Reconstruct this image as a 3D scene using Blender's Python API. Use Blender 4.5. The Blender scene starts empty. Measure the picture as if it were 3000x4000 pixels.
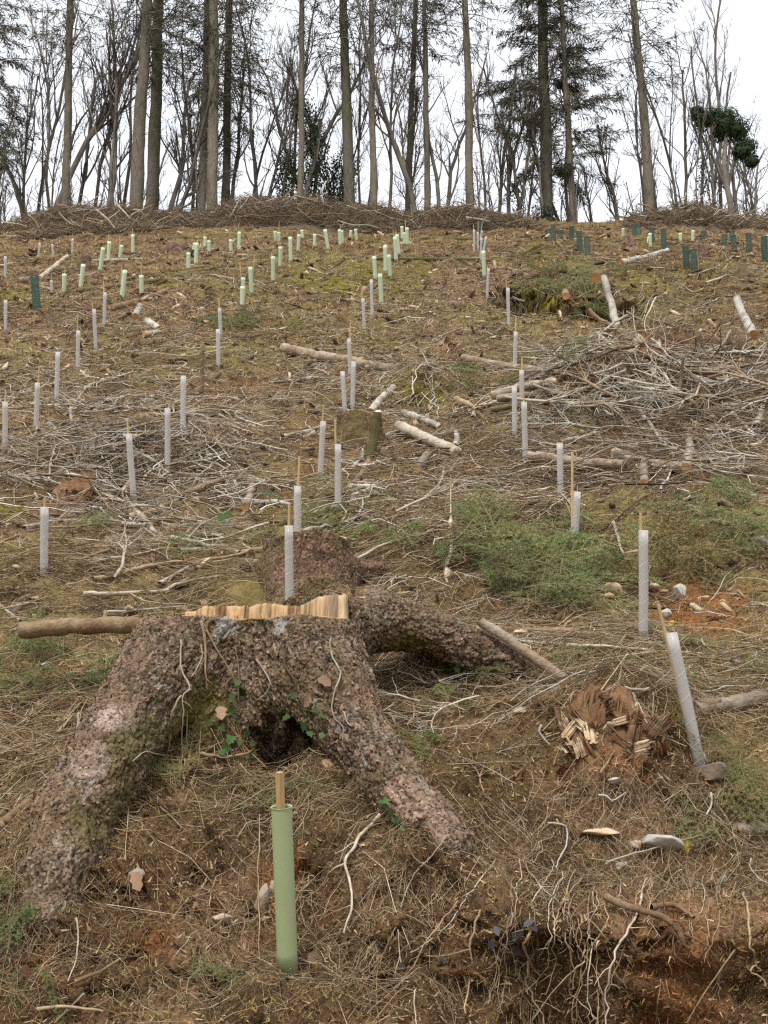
import bpy, bmesh, math
import numpy as np
from mathutils import Vector, Matrix

S = bpy.context.scene
C = S.collection
RNG = np.random.default_rng(11)

# ------------------------------------------------------------------ camera
F = 2543.0                      # focal length in units of the 1659 x 2212 working frame
PITCH = math.radians(16.0)
EZ = 1.6
cam_d = bpy.data.cameras.new('camera')
cam = bpy.data.objects.new('camera', cam_d); C.objects.link(cam)
cam.location = (0, 0, EZ)
cam.rotation_euler = (math.pi / 2 + PITCH, 0, 0)
cam_d.sensor_fit = 'VERTICAL'; cam_d.sensor_height = 24.0
cam_d.lens = 24.0 * F / 2212.0
cam_d.clip_start = 0.05; cam_d.clip_end = 9000
S.camera = cam

# ------------------------------------------------------------------ sky, sun, exposure
SUN_EL, SUN_AZ = math.radians(58), math.radians(200)      # azimuth measured from +Y clockwise
W = bpy.data.worlds.new('World'); S.world = W; W.use_nodes = True
wn = W.node_tree.nodes; wl = W.node_tree.links; wn.clear()
wo = wn.new('ShaderNodeOutputWorld'); bg = wn.new('ShaderNodeBackground')
sky = wn.new('ShaderNodeTexSky'); sky.sky_type = 'NISHITA'; sky.sun_disc = False
sky.sun_elevation = SUN_EL; sky.sun_rotation = SUN_AZ
sky.air_density = 1.0; sky.dust_density = 4.0
mixs = wn.new('ShaderNodeMix'); mixs.data_type = 'RGBA'; mixs.blend_type = 'MIX'
mixs.inputs['Factor'].default_value = 0.88                # thin, even cloud over the whole sky
mixs.inputs[7].default_value = (8.6, 8.9, 9.4, 1)
wl.new(sky.outputs[0], mixs.inputs[6]); wl.new(mixs.outputs[2], bg.inputs['Color'])
bg.inputs['Strength'].default_value = 0.076
wl.new(bg.outputs[0], wo.inputs[0])
sd = bpy.data.lights.new('sun', 'SUN'); sd.energy = 1.5; sd.angle = math.radians(11); sd.color = (1.0, 0.96, 0.9)
sun = bpy.data.objects.new('sun', sd); C.objects.link(sun)
_sdir = Vector((math.sin(SUN_AZ) * math.cos(SUN_EL), math.cos(SUN_AZ) * math.cos(SUN_EL), math.sin(SUN_EL)))
sun.rotation_euler = _sdir.to_track_quat('Z', 'Y').to_euler()
sun.location = (-10, -20, 60)
S.view_settings.view_transform = 'Standard'; S.view_settings.look = 'None'
S.view_settings.exposure = 0.95; S.view_settings.gamma = 1.0
S.render.engine = 'CYCLES'
S.cycles.max_bounces = 5; S.cycles.diffuse_bounces = 3; S.cycles.transparent_max_bounces = 12
S.cycles.use_denoising = False; S.cycles.pixel_filter_type = 'BLACKMAN_HARRIS'; S.cycles.filter_width = 1.3

# ------------------------------------------------------------------ numeric helpers
def _h(ix, iy, iz, s):
    h = (ix.astype(np.int64) * 374761393 + iy.astype(np.int64) * 668265263 + iz.astype(np.int64) * 2147483647 + s * 974634777) & 0xFFFFFFFF
    h = ((h ^ (h >> 13)) * 1274126177) & 0xFFFFFFFF
    h = ((h ^ (h >> 16)) * 2246822519) & 0xFFFFFFFF
    return ((h ^ (h >> 15)) & 0xFFFFFF) / float(0x1000000)
def vn2(x, y, s=0):
    x = np.asarray(x, float); y = np.asarray(y, float)
    xi = np.floor(x); yi = np.floor(y); fx = x - xi; fy = y - yi
    fx = fx * fx * (3 - 2 * fx); fy = fy * fy * (3 - 2 * fy)
    z = np.zeros_like(xi)
    a = _h(xi, yi, z, s); b = _h(xi + 1, yi, z, s); c = _h(xi, yi + 1, z, s); d = _h(xi + 1, yi + 1, z, s)
    return (a * (1 - fx) + b * fx) * (1 - fy) + (c * (1 - fx) + d * fx) * fy
def fbm(x, y, o=4, s=0):
    v = 0; a = 0.5; t = 0
    for k in range(o):
        v = v + a * vn2(x * 2 ** k + 17.3 * k, y * 2 ** k - 9.1 * k, s + k); t += a; a *= 0.5
    return v / t
def vn3(p, s=0):
    pi = np.floor(p); f = p - pi; f = f * f * (3 - 2 * f); r = 0
    for dx in (0, 1):
        for dy in (0, 1):
            for dz in (0, 1):
                w = (f[:, 0] if dx else 1 - f[:, 0]) * (f[:, 1] if dy else 1 - f[:, 1]) * (f[:, 2] if dz else 1 - f[:, 2])
                r = r + w * _h(pi[:, 0] + dx, pi[:, 1] + dy, pi[:, 2] + dz, s)
    return r
def fbm3(p, o=3, s=0):
    v = 0; a = 0.5; t = 0
    for k in range(o):
        v = v + a * vn3(p * 2 ** k + 3.7 * k, s + k); t += a; a *= 0.5
    return v / t
def vor3(p, s=0):
    pi = np.floor(p); n = len(p); f1 = np.full(n, 9.0); f2 = np.full(n, 9.0); cr = np.zeros(n)
    for dx in (-1, 0, 1):
        for dy in (-1, 0, 1):
            for dz in (-1, 0, 1):
                cx, cy, cz = pi[:, 0] + dx, pi[:, 1] + dy, pi[:, 2] + dz
                h = (cx.astype(np.int64) * 374761393 + cy.astype(np.int64) * 668265263 + cz.astype(np.int64) * 2147483647 + s * 974634777) & 0xFFFFFFFF
                h = ((h ^ (h >> 13)) * 1274126177) & 0xFFFFFFFF; h = ((h ^ (h >> 16)) * 2246822519) & 0xFFFFFFFF; h = h ^ (h >> 15)
                d = np.sqrt((cx + (h & 1023) / 1023. - p[:, 0]) ** 2 + (cy + ((h >> 10) & 1023) / 1023. - p[:, 1]) ** 2 + (cz + ((h >> 20) & 1023) / 1023. - p[:, 2]) ** 2)
                c = ((h * 40503) >> 7 & 0xFFFF) / 65535.; near = d < f1
                f2 = np.where(near, f1, np.minimum(f2, d)); cr = np.where(near, c, cr); f1 = np.where(near, d, f1)
    return f1, f2, cr
def sst(a, b, x):
    t = np.clip((x - a) / (b - a), 0, 1); return t * t * (3 - 2 * t)

# working-frame pixel + depth along the view axis -> a point of the place
_cp, _sp = math.cos(PITCH), math.sin(PITCH)
def P(px, py, d):
    xc = (px - 829.5) / F * d; yc = (1106 - py) / F * d
    return np.array([xc, d * _cp - yc * _sp, EZ + d * _sp + yc * _cp])
def depth(p): return p[1] * _cp + (p[2] - EZ) * _sp

# ------------------------------------------------------------------ terrain
PY = np.array([-4000, -60, -5, 2.3, 3.3, 4.0, 4.54, 4.82, 5.62, 7.13, 8.74, 10.25, 11.4, 13.15, 15.6, 18.4, 21.4, 24, 27.1, 30.6, 34.9, 38.4, 40.5, 43, 48, 60, 120, 600, 6000])
PZ = np.array([-9, -4, -1.75, -1.6, -1.35, -.95, -.62, -.485, .364, 1.245, 2.16, 3.05, 3.79, 4.95, 6.57, 8.5, 10.5, 12.4, 14.46, 16.8, 19.7, 22.0, 22.9, 23.1, 22.9, 21.5, 17, 6, 0]) + EZ
_ty = np.linspace(-6, 62, 3400); _tz = np.interp(_ty, PY, PZ)
_k = np.hanning(25); _k /= _k.sum(); _tzs = np.convolve(np.pad(_tz, 12, mode='edge'), _k, 'valid')
PY2 = np.concatenate([PY[:2], _ty, PY[-3:]]); PZ2 = np.concatenate([PZ[:2], _tzs, PZ[-3:]])
HUMPS = []        # x, y, radius_x, radius_y, height
def Hb_full(x, y):
    x = np.asarray(x, float); y = np.asarray(y, float)
    z = np.interp(y, PY2, PZ2)
    far = sst(7, 16, y) * (1 - sst(42, 60, y))
    z = z + far * 0.75 * (fbm(x / 7, y / 7, 3, 3) - .5)
    z = z + sst(4, 6, y) * (1 - sst(60, 120, y)) * 0.34 * (fbm(x / 1.5, y / 1.5, 3, 8) - .5)
    # ditch on the right with a steep back
    edge = 22.4 + 1.6 * (fbm(x / 1.3, x * 0 + 3, 3, 21) - .5) + 0.10 * (x - 4)
    side = sst(2.0, 3.6, x + .8 * (fbm(y / 1.3, y * 0, 2, 5) - .5)) * (1 - sst(4.3, 5.6, x))
    z = z - 3.0 * side * sst(19.0, 21.9, y) * (1 - sst(edge - .45, edge + .35, y))
    # bank at the lower right
    lip = 4.90 + .12 * (fbm(x / .5, x * 0, 2, 31) - .5)
    z = z - .62 * sst(.15, .55, x) * (1 - sst(5, 6, x)) * (1 - sst(lip - .12, lip + .04, y))
    z = z + .05 * sst(.15, .55, x) * np.exp(-((y - 5.0) / .12) ** 2)
    for hx, hy, rx, ry, hh in HUMPS:
        z = z + hh * np.exp(-(((x - hx) / rx) ** 2 + ((y - hy) / ry) ** 2))
    return z
_GRID = None
def Hb(x, y):
    if _GRID is None: return Hb_full(x, y)
    x = np.asarray(x, float); y = np.asarray(y, float)
    if x.ndim == 0 and not (-24 < x < 24 and 2 < y < 56): return Hb_full(x, y)
    u = np.clip((x + 24) / .08, 0, _GRID.shape[0] - 1.001); v = np.clip((y - 2) / .08, 0, _GRID.shape[1] - 1.001)
    i = u.astype(int); j = v.astype(int); fu = u - i; fv = v - j
    return (_GRID[i, j] * (1 - fu) + _GRID[i + 1, j] * fu) * (1 - fv) + (_GRID[i, j + 1] * (1 - fu) + _GRID[i + 1, j + 1] * fu) * fv
def H(x, y, full=False):
    z = Hb_full(x, y) if full else Hb(x, y); a = 1 - sst(45, 60, y)
    lump = np.abs(fbm(np.asarray(x) / .42, np.asarray(y) / .42, 3, 40) - .5) * 2
    z = z + a * (.15 * (lump - .28) + .095 * (fbm(np.asarray(x) / .11, np.asarray(y) / .11, 3, 50) - .5) + .045 * sst(10, 6, np.asarray(y)) * (np.abs(fbm(np.asarray(x) / .05, np.asarray(y) / .05, 2, 55) - .5) * 2 - .25))
    return z
_dc = np.concatenate([np.arange(3.6, 12, .12), np.arange(12, 50, .3)])
def at(px, py, fine=False):
    a = P(px, py, 1.0) - np.array([0, 0, EZ]); f = H if fine else Hb
    q = a[None] * _dc[:, None]; i = int(np.argmax(q[:, 2] < f(q[:, 0], q[:, 1]) - EZ))
    if i == 0: i = len(_dc) - 1
    d = np.linspace(_dc[i - 1], _dc[i], 16); q = a[None] * d[:, None]; i = int(np.argmax(q[:, 2] < f(q[:, 0], q[:, 1]) - EZ))
    p = q[i].copy(); p[2] += EZ; return p
for px, py, rx, ry, hh in ((915, 850, .55, .45, .35), (1160, 552, .8, .6, .45), (1260, 850, .9, .6, .38), (1400, 745, 1.0, .6, .3), (1330, 1590, .45, .3, .26),
                           (1130, 1180, .8, .5, .28), (1450, 1140, 1.0, .5, .32), (1580, 1200, .8, .5, .25), (350, 975, 1.2, .5, .2), (150, 1075, .5, .3, .2), (1440, 820, 1.4, .8, .12), (440, 1600, .17, .20, .30), (500, 1560, .12, .15, .2), (930, 1432, .26, .17, .20)):
    p = at(px, py); HUMPS.append((p[0], p[1], rx, ry, hh))
ROOT_L = [(P(500, 1330, 6.1), .30), (P(432, 1352, 5.98), .27), (P(378, 1425, 5.78), .24), (P(300, 1530, 5.50), .21), (P(222, 1655, 5.21), .20), (P(160, 1775, 4.98), .19), (P(125, 1885, 4.80), .165), (P(105, 1985, 4.66), .14), (P(88, 2090, 4.68), .10)]
ROOT_F = [(P(640, 1350, 6.1), .32), (P(690, 1475, 5.78), .265), (P(765, 1590, 5.50), .185), (P(845, 1685, 5.26), .15), (P(920, 1768, 5.08), .13), (P(975, 1830, 4.98), .105), (P(1010, 1880, 4.99), .06)]
for p_, r_ in ROOT_L[3:8] + ROOT_F[2:6]: HUMPS.append((p_[0], p_[1], r_ * 1.9, r_ * 1.9, .09))
HUMPS.append((-.50, 5.90, .18, .22, -.30))    # hollow under the big stump
_p = at(1525, 1655); HUMPS.append((_p[0], _p[1] + .12, .12, .10, -.16))
_gx = np.arange(-24, 24.1, .08); _gy = np.arange(2, 56.1, .08); _X, _Y = np.meshgrid(_gx, _gy, indexing='ij'); _GRID = Hb_full(_X, _Y)
def zat(p, lift=0.0): return np.array([p[0], p[1], float(H(p[0], p[1])) + lift])

SOIL = [(1500, 1320, 120, 1), (1560, 1300, 70, 1), (1400, 1690, 110, .55), (600, 1925, 75, .9), (700, 1985, 55, .8), (330, 2070, 70, .8), (120, 2100, 60, .5), (1460, 2150, 120, .8), (1150, 2030, 60, .5),
        (150, 1075, 65, .8), (1000, 2120, 60, .6), (1310, 1600, 90, .7), (640, 2080, 60, .5), (1340, 1240, 60, .6), (1180, 1700, 60, .4), (460, 1560, 60, .3), (1600, 1400, 60, .5)]
MOSS = [(800, 600, 90, 1), (900, 585, 70, .8), (650, 600, 60, .9), (720, 620, 60, 1), (1160, 545, 45, 1), (1170, 640, 60, .8), (1090, 560, 40, .8), (915, 840, 55, 1), (1260, 890, 55, .9), (100, 650, 60, .8), (25, 640, 45, .9), (30, 1100, 40, 1),
        (430, 750, 50, .8), (1570, 660, 60, .5), (360, 600, 70, .6), (1400, 620, 60, .5), (620, 720, 60, .4), (300, 820, 60, .4), (520, 820, 50, .4), (1250, 1200, 40, .5), (780, 1500, 50, .5), (340, 1850, 60, .3), (1020, 1300, 50, .5),
        (1250, 560, 60, .5), (240, 1000, 30, .4), (1480, 1560, 50, .6), (1080, 2110, 40, .4), (560, 880, 60, .4)]
CHIP = [(1350, 1850, 200, 1), (470, 2060, 140, 1), (230, 1590, 110, .8), (1250, 1780, 100, .7), (1100, 1880, 130, .8), (1000, 1580, 100, .5), (1500, 1900, 120, .8), (800, 1980, 80, .5)]
EARTH_SHADE = [(620, 1980, 260, .9), (1300, 2000, 330, 1), (200, 2030, 240, .9), (1000, 1720, 190, .8), (1420, 1690, 200, .9), (1400, 840, 230, .9), (1560, 800, 180, .9), (1250, 690, 110, 1), (850, 1990, 200, .9), (1550, 1850, 200, .8), (330, 1650, 120, .6), (1300, 1000, 150, .5), (560, 1640, 110, .8), (620, 2150, 200, .9), (900, 1430, 90, .8)]  # dark turned soil; also paints shade under the tangle, bank and hollows
def blobs(L):
    out = []
    for px, py, r, a in L:
        p = at(px, py); R = r * depth(p) / F; out.append((p[0], (p[1] + p[2] - EZ) / 1.6, R, R * (1.6 if p[1] < 8 else 2.3), a))
    return out
SOIL, MOSS, CHIP, EARTH_SHADE = blobs(SOIL), blobs(MOSS), blobs(CHIP), blobs(EARTH_SHADE)
def mask(L, x, y):
    m = np.zeros_like(x)
    for bx, by, rx, ry, a in L:
        m = np.maximum(m, a * np.exp(-(((x - bx) / rx) ** 2 + ((y - by) / ry) ** 2) * .8))
    return m
def lerp(a, b, t): return a + (b - a) * t[:, None]
def c3(*v): return np.array(v, float)[None]
def ground_col(x, y, z):
    y = (y + z - EZ) / 1.6
    wx = x + .25 * (fbm(x / .3, y / .3, 3, 201) - .5); wy = y + .4 * (fbm(x / .3, y / .3, 3, 202) - .5)
    n1 = fbm(x / .9, y / .9, 4, 60); n2 = fbm(x / .25, y / .25, 4, 70); n3 = fbm(x / .06, y / .06, 2, 75); n4 = fbm(x / 2.6, y / 2.6, 3, 66)
    c = lerp(c3(.05, .034, .021), c3(.30, .21, .12), sst(.30, .70, n2 * .6 + n3 * .4))
    c = lerp(c, c3(.20, .115, .06), .6 * sst(.5, .68, n1))
    c = lerp(c, c3(.20, .175, .06), .65 * sst(.47, .66, n4 * .6 + n2 * .4))
    c = lerp(c, c3(.105, .063, .036) * (.35 + 1.1 * n2[:, None]), .8 * sst(.2, .65, mask(EARTH_SHADE, wx, wy) * (.5 + n1)))
    ms = mask(SOIL, wx, wy); mm = mask(MOSS, wx, wy); mc = mask(CHIP, wx, wy)
    c = lerp(c, c3(.33, .20, .12) * (.6 + .8 * n3[:, None]), .55 * sst(.3, .8, mc * (.4 + n2)))
    c = lerp(c, c3(.27, .115, .042) * (.45 + .9 * n2[:, None]), sst(.25, .75, ms * (.2 + n2 * 1.2)) * .85)
    c = lerp(c, c3(.22, .195, .035) * (.3 + 1.1 * n2[:, None]), sst(.3, .75, mm * (.15 + n2 * 1.3)) * .85)
    return np.clip(c * np.array([[.95, .915, .84]]), .01, 1), ms, mm, mc

# ------------------------------------------------------------------ mesh helpers
def mesh_np(name, V, faces, mat=None, col=None, smooth=False):
    """faces: list of int arrays (n,3) or (n,4)"""
    faces = [np.asarray(f, np.int32) for f in faces if len(f)]
    me = bpy.data.meshes.new(name)
    V = np.asarray(V, np.float32); me.vertices.add(len(V)); me.vertices.foreach_set('co', V.ravel())
    nl = sum(f.size for f in faces); npoly = sum(len(f) for f in faces)
    me.loops.add(nl); me.polygons.add(npoly)
    me.loops.foreach_set('vertex_index', np.concatenate([f.ravel() for f in faces]))
    st = []; o = 0
    for f in faces:
        st.append(o + np.arange(len(f)) * f.shape[1]); o += f.size
    me.polygons.foreach_set('loop_start', np.concatenate(st).astype(np.int32))
    if smooth: me.polygons.foreach_set('use_smooth', np.ones(npoly, bool))
    if col is not None:
        at_ = me.color_attributes.new('Col', 'FLOAT_COLOR', 'POINT')
        cc = np.ones((len(V), 4), np.float32); cc[:, :3] = col; at_.data.foreach_set('color', cc.ravel())
    me.update(calc_edges=True)
    if mat: me.materials.append(mat)
    return me
def tag(o, label=None, cat=None, group=None, kind=None):
    if label: o['label'] = label
    if cat: o['category'] = cat
    if group: o['group'] = group
    if kind: o['kind'] = kind
    return o
def obj(name, me, parent=None):
    o = bpy.data.objects.new(name, me); C.objects.link(o)
    if parent is not None: o.parent = parent
    return o
def thing(name, label, cat, loc=(0, 0, 0), group=None):
    o = bpy.data.objects.new(name, None); C.objects.link(o); o.location = Vector([float(v) for v in loc]); o.empty_display_size = .1
    return tag(o, label, cat, group)
def tubes(polys, rad, sides=4, cap=True):
    """polys (N,K,3), rad (N,K) -> verts, quads, caps"""
    polys = np.asarray(polys, float); rad = np.asarray(rad, float)
    N, K, _ = polys.shape
    T = np.gradient(polys, axis=1); T /= np.linalg.norm(T, axis=2, keepdims=True) + 1e-9
    T0 = T.mean(axis=1); T0 /= np.linalg.norm(T0, axis=1, keepdims=True) + 1e-9
    ref = np.where(np.abs(T0[:, 2:3]) > .8, np.array([[1., 0, 0]]), np.array([[0, 0, 1.]]))[:, None, :]
    A = np.cross(T, np.broadcast_to(ref, T.shape)); A /= np.linalg.norm(A, axis=2, keepdims=True) + 1e-9
    B = np.cross(T, A)
    th = np.arange(sides) * 2 * math.pi / sides
    V = polys[:, :, None, :] + rad[:, :, None, None] * (np.cos(th)[None, None, :, None] * A[:, :, None, :] + np.sin(th)[None, None, :, None] * B[:, :, None, :])
    idx = np.arange(N * K * sides).reshape(N, K, sides)
    a = idx[:, :-1, :]; b = idx[:, 1:, :]
    Q = np.stack([a, np.roll(a, -1, 2), np.roll(b, -1, 2), b], -1).reshape(-1, 4)
    return V.reshape(-1, 3), Q, N * K * sides
def rep(col, k): return np.repeat(np.asarray(col, float), k, axis=0)
def resample(pts, n):
    pts = np.asarray(pts, float)
    if len(pts) == 2 or n <= len(pts):
        s = np.concatenate([[0], np.cumsum(np.linalg.norm(np.diff(pts, axis=0), axis=1))]); t = np.linspace(0, s[-1], n)
        return np.stack([np.interp(t, s, pts[:, k]) for k in range(3)], 1)
    # Catmull-Rom
    s = np.linspace(0, len(pts) - 1, n); i = np.clip(s.astype(int), 0, len(pts) - 2); f = (s - i)[:, None]
    g = lambda k: pts[np.clip(k, 0, len(pts) - 1)]
    p0, p1, p2, p3 = g(i - 1), g(i), g(i + 1), g(i + 2)
    return .5 * (2 * p1 + (p2 - p0) * f + (2 * p0 - 5 * p1 + 4 * p2 - p3) * f ** 2 + (3 * p1 - p0 - 3 * p2 + p3) * f ** 3)

# ------------------------------------------------------------------ materials
def amat(name, base=None, rough=.85, var=.35, vscale=30, bump=.3, bscale=120, rnd=.0, spec=.25, stretch=(1, 1, 1), second=None, sscale=5, samt=.5, bdist=.01):
    m = bpy.data.materials.new(name); m.use_nodes = True; nt = m.node_tree; N = nt.nodes; L = nt.links
    b = N['Principled BSDF']; b.inputs['Roughness'].default_value = rough; b.inputs['Specular IOR Level'].default_value = spec
    tc = N.new('ShaderNodeTexCoord'); mp = N.new('ShaderNodeMapping'); mp.inputs['Scale'].default_value = stretch
    L.new(tc.outputs['Object'], mp.inputs['Vector'])
    if base is None:
        a = N.new('ShaderNodeAttribute'); a.attribute_name = 'Col'; src = a.outputs['Color']
    else:
        r = N.new('ShaderNodeRGB'); r.outputs[0].default_value = (*base, 1); src = r.outputs[0]
    if second is not None:
        n2 = N.new('ShaderNodeTexNoise'); n2.inputs['Scale'].default_value = sscale; n2.inputs['Detail'].default_value = 6
        L.new(mp.outputs[0], n2.inputs['Vector'])
        rp = N.new('ShaderNodeMapRange'); rp.inputs['From Min'].default_value = .42; rp.inputs['From Max'].default_value = .62; rp.inputs['To Max'].default_value = samt
        L.new(n2.outputs['Fac'], rp.inputs['Value'])
        mx = N.new('ShaderNodeMix'); mx.data_type = 'RGBA'; mx.inputs[7].default_value = (*second, 1)
        L.new(rp.outputs[0], mx.inputs[0]); L.new(src, mx.inputs[6]); src = mx.outputs[2]
    n = N.new('ShaderNodeTexNoise'); n.inputs['Scale'].default_value = vscale; n.inputs['Detail'].default_value = 5; n.inputs['Roughness'].default_value = .65
    L.new(mp.outputs[0], n.inputs['Vector'])
    mr = N.new('ShaderNodeMapRange'); mr.inputs['From Min'].default_value = .25; mr.inputs['From Max'].default_value = .75
    mr.inputs['To Min'].default_value = 1 - var; mr.inputs['To Max'].default_value = 1 + var
    L.new(n.outputs['Fac'], mr.inputs['Value']); fac = mr.outputs[0]
    if rnd:
        oi = N.new('ShaderNodeObjectInfo'); m2 = N.new('ShaderNodeMapRange'); m2.inputs['To Min'].default_value = 1 - rnd; m2.inputs['To Max'].default_value = 1 + rnd
        L.new(oi.outputs['Random'], m2.inputs['Value']); mm = N.new('ShaderNodeMath'); mm.operation = 'MULTIPLY'
        L.new(fac, mm.inputs[0]); L.new(m2.outputs[0], mm.inputs[1]); fac = mm.outputs[0]
    vm = N.new('ShaderNodeVectorMath'); vm.operation = 'SCALE'; L.new(src, vm.inputs[0]); L.new(fac, vm.inputs['Scale'])
    L.new(vm.outputs[0], b.inputs['Base Color'])
    if bump:
        nb = N.new('ShaderNodeTexNoise'); nb.inputs['Scale'].default_value = bscale; nb.inputs['Detail'].default_value = 6
        L.new(mp.outputs[0], nb.inputs['Vector'])
        bp = N.new('ShaderNodeBump'); bp.inputs['Strength'].default_value = bump; bp.inputs['Distance'].default_value = bdist
        L.new(nb.outputs['Fac'], bp.inputs['Height']); L.new(bp.outputs[0], b.inputs['Normal'])
    return m
M = {}
M['ground'] = amat('forest_floor', None, .95, .45, 45, .9, 60, spec=.1, bdist=.03)
M['litter'] = amat('litter', None, .85, .15, 20, 0, spec=.15)
M['twig'] = amat('twig_bark', None, .8, .3, 40, 0, spec=.2)
M['stump'] = amat('stump_bark', None, .85, .35, 70, .7, 160, spec=.25, bdist=.008)
M['cut'] = amat('fresh_cut_wood', (.46, .29, .13), .7, .3, 25, .4, 60, spec=.25, stretch=(3, 3, .4), second=(.66, .50, .28), sscale=8)
M['torn'] = amat('torn_wood', None, .75, .25, 25, .4, 60, stretch=(3, 3, .3))
M['cutdark'] = amat('aged_cut_wood', (.40, .21, .08), .75, .35, 25, .4, 60, stretch=(3, 3, .4), second=(.52, .33, .15), sscale=8)
M['sawn'] = amat('sawn_end', (.50, .24, .08), .75, .25, 60, .3, 90, rnd=.25, second=(.62, .42, .2), sscale=9)
M['log'] = amat('log_bark', (.21, .15, .095), .85, .45, 26, .7, 70, rnd=.25, stretch=(1, 1, 1), second=(.36, .31, .25), sscale=6, samt=.7, bdist=.01)
M['brownlog'] = amat('brown_log_bark', (.19, .115, .06), .85, .4, 26, .7, 60, rnd=.2, second=(.30, .22, .13), sscale=5, samt=.7, bdist=.01)
M['mosslog'] = amat('mossy_bark', (.12, .115, .035), .95, .5, 40, .9, 90, rnd=.2, second=(.20, .15, .09), sscale=4, samt=.8, bdist=.02)
M['pale'] = amat('bleached_bark', (.47, .415, .325), .8, .35, 22, .4, 60, rnd=.3, second=(.26, .19, .12), sscale=5, samt=.75, bdist=.006)
M['white'] = amat('silvery_bark', (.46, .43, .37), .75, .3, 22, .4, 60, rnd=.2, second=(.24, .20, .15), sscale=6, samt=.8, bdist=.006)
M['tan'] = amat('tan_stick', (.31, .225, .135), .8, .35, 22, .3, 60, rnd=.35, second=(.17, .11, .06), sscale=6, samt=.6)
M['dark'] = amat('dark_bark', (.095, .068, .045), .85, .4, 22, .5, 60, rnd=.3, second=(.17, .14, .09), sscale=4, samt=.6)
M['trunk'] = amat('spruce_trunk', (.165, .137, .105), .9, .4, 7, .8, 16, rnd=.15, stretch=(1, 1, .35), second=(.105, .10, .065), sscale=1.2, samt=.8, bdist=.05)  # tone of the lit trunks, their light put into the base colour
M['darktrunk'] = amat('dark_trunk', (.12, .105, .08), .9, .4, 7, .8, 16, rnd=.2, stretch=(1, 1, .35), second=(.075, .085, .035), sscale=1.2, samt=.7, bdist=.05)  # darker copy, shade of the unlit trunks put into the colour
M['bare'] = amat('bare_branches', (.115, .10, .082), .9, .3, 4, 0, rnd=.35, second=(.22, .20, .16), sscale=1.0, samt=.6)
M['spruce'] = amat('spruce_needles', None, .8, .2, 3, 0, rnd=.15, spec=.15)
M['ivy'] = amat('ivy_leaf', (.045, .09, .022), .6, .45, 9, 0, spec=.2, rnd=.35)
M['farivy'] = amat('dark_ivy', (.035, .055, .025), .75, .45, 9, 0, spec=.15, rnd=.2)
M['fir'] = amat('fir_needles', None, .6, .15, 20, 0, rnd=.25, spec=.3)
M['stone'] = amat('stone', (.40, .35, .28), .85, .25, 14, .5, 40, rnd=.25, second=(.32, .2, .11), sscale=6, samt=.7)
M['rot'] = amat('rotten_wood', (.22, .125, .062), .95, .5, 18, .9, 60, rnd=.25, stretch=(1, 1, .5), second=(.16, .08, .035), sscale=7, samt=.8, bdist=.02)
M['rotpale'] = amat('bleached_rotten_wood', (.60, .47, .32), .9, .35, 16, .8, 40, rnd=.2, stretch=(.15, 1, 1), second=(.36, .22, .11), sscale=12, samt=.7, bdist=.02)
M['cane'] = amat('bamboo_cane', (.55, .40, .20), .6, .2, 10, 0, rnd=.15)
M['stake'] = amat('softwood_stake', (.47, .31, .15), .8, .3, 14, .2, 60, stretch=(1, 1, .15))
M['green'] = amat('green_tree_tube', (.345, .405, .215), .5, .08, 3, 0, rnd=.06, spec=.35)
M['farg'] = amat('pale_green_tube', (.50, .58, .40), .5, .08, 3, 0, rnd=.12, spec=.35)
M['mesh'] = amat('dark_green_mesh', (.055, .115, .09), .55, .2, 6, 0, rnd=.2, spec=.35)
M['gap_dark'] = amat('dark_gap_shade', (.02, .018, .03), .7, .2, 10, 0)  # near-black that stands in for shade below the tube
def spiral_mat():
    m = bpy.data.materials.new('clear_spiral_plastic'); m.use_nodes = True; N = m.node_tree.nodes; L = m.node_tree.links
    b = N['Principled BSDF']; b.inputs['Base Color'].default_value = (.78, .765, .74, 1); b.inputs['Roughness'].default_value = .35; b.inputs['Specular IOR Level'].default_value = .5
    t = N.new('ShaderNodeBsdfTransparent'); t.inputs[0].default_value = (.93, .92, .91, 1)
    tr = N.new('ShaderNodeBsdfTranslucent'); tr.inputs[0].default_value = (.78, .765, .74, 1)
    m1 = N.new('ShaderNodeMixShader'); m1.inputs[0].default_value = .35; L.new(b.outputs[0], m1.inputs[1]); L.new(tr.outputs[0], m1.inputs[2])
    m2 = N.new('ShaderNodeMixShader'); m2.inputs[0].default_value = .44
    L.new(m1.outputs[0], m2.inputs[1]); L.new(t.outputs[0], m2.inputs[2]); L.new(m2.outputs[0], N['Material Output'].inputs[0])
    return m
M['spiral'] = spiral_mat()
M['seam'] = amat('spiral_seam', (.76, .74, .72), .4, .05, 3, 0)

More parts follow.
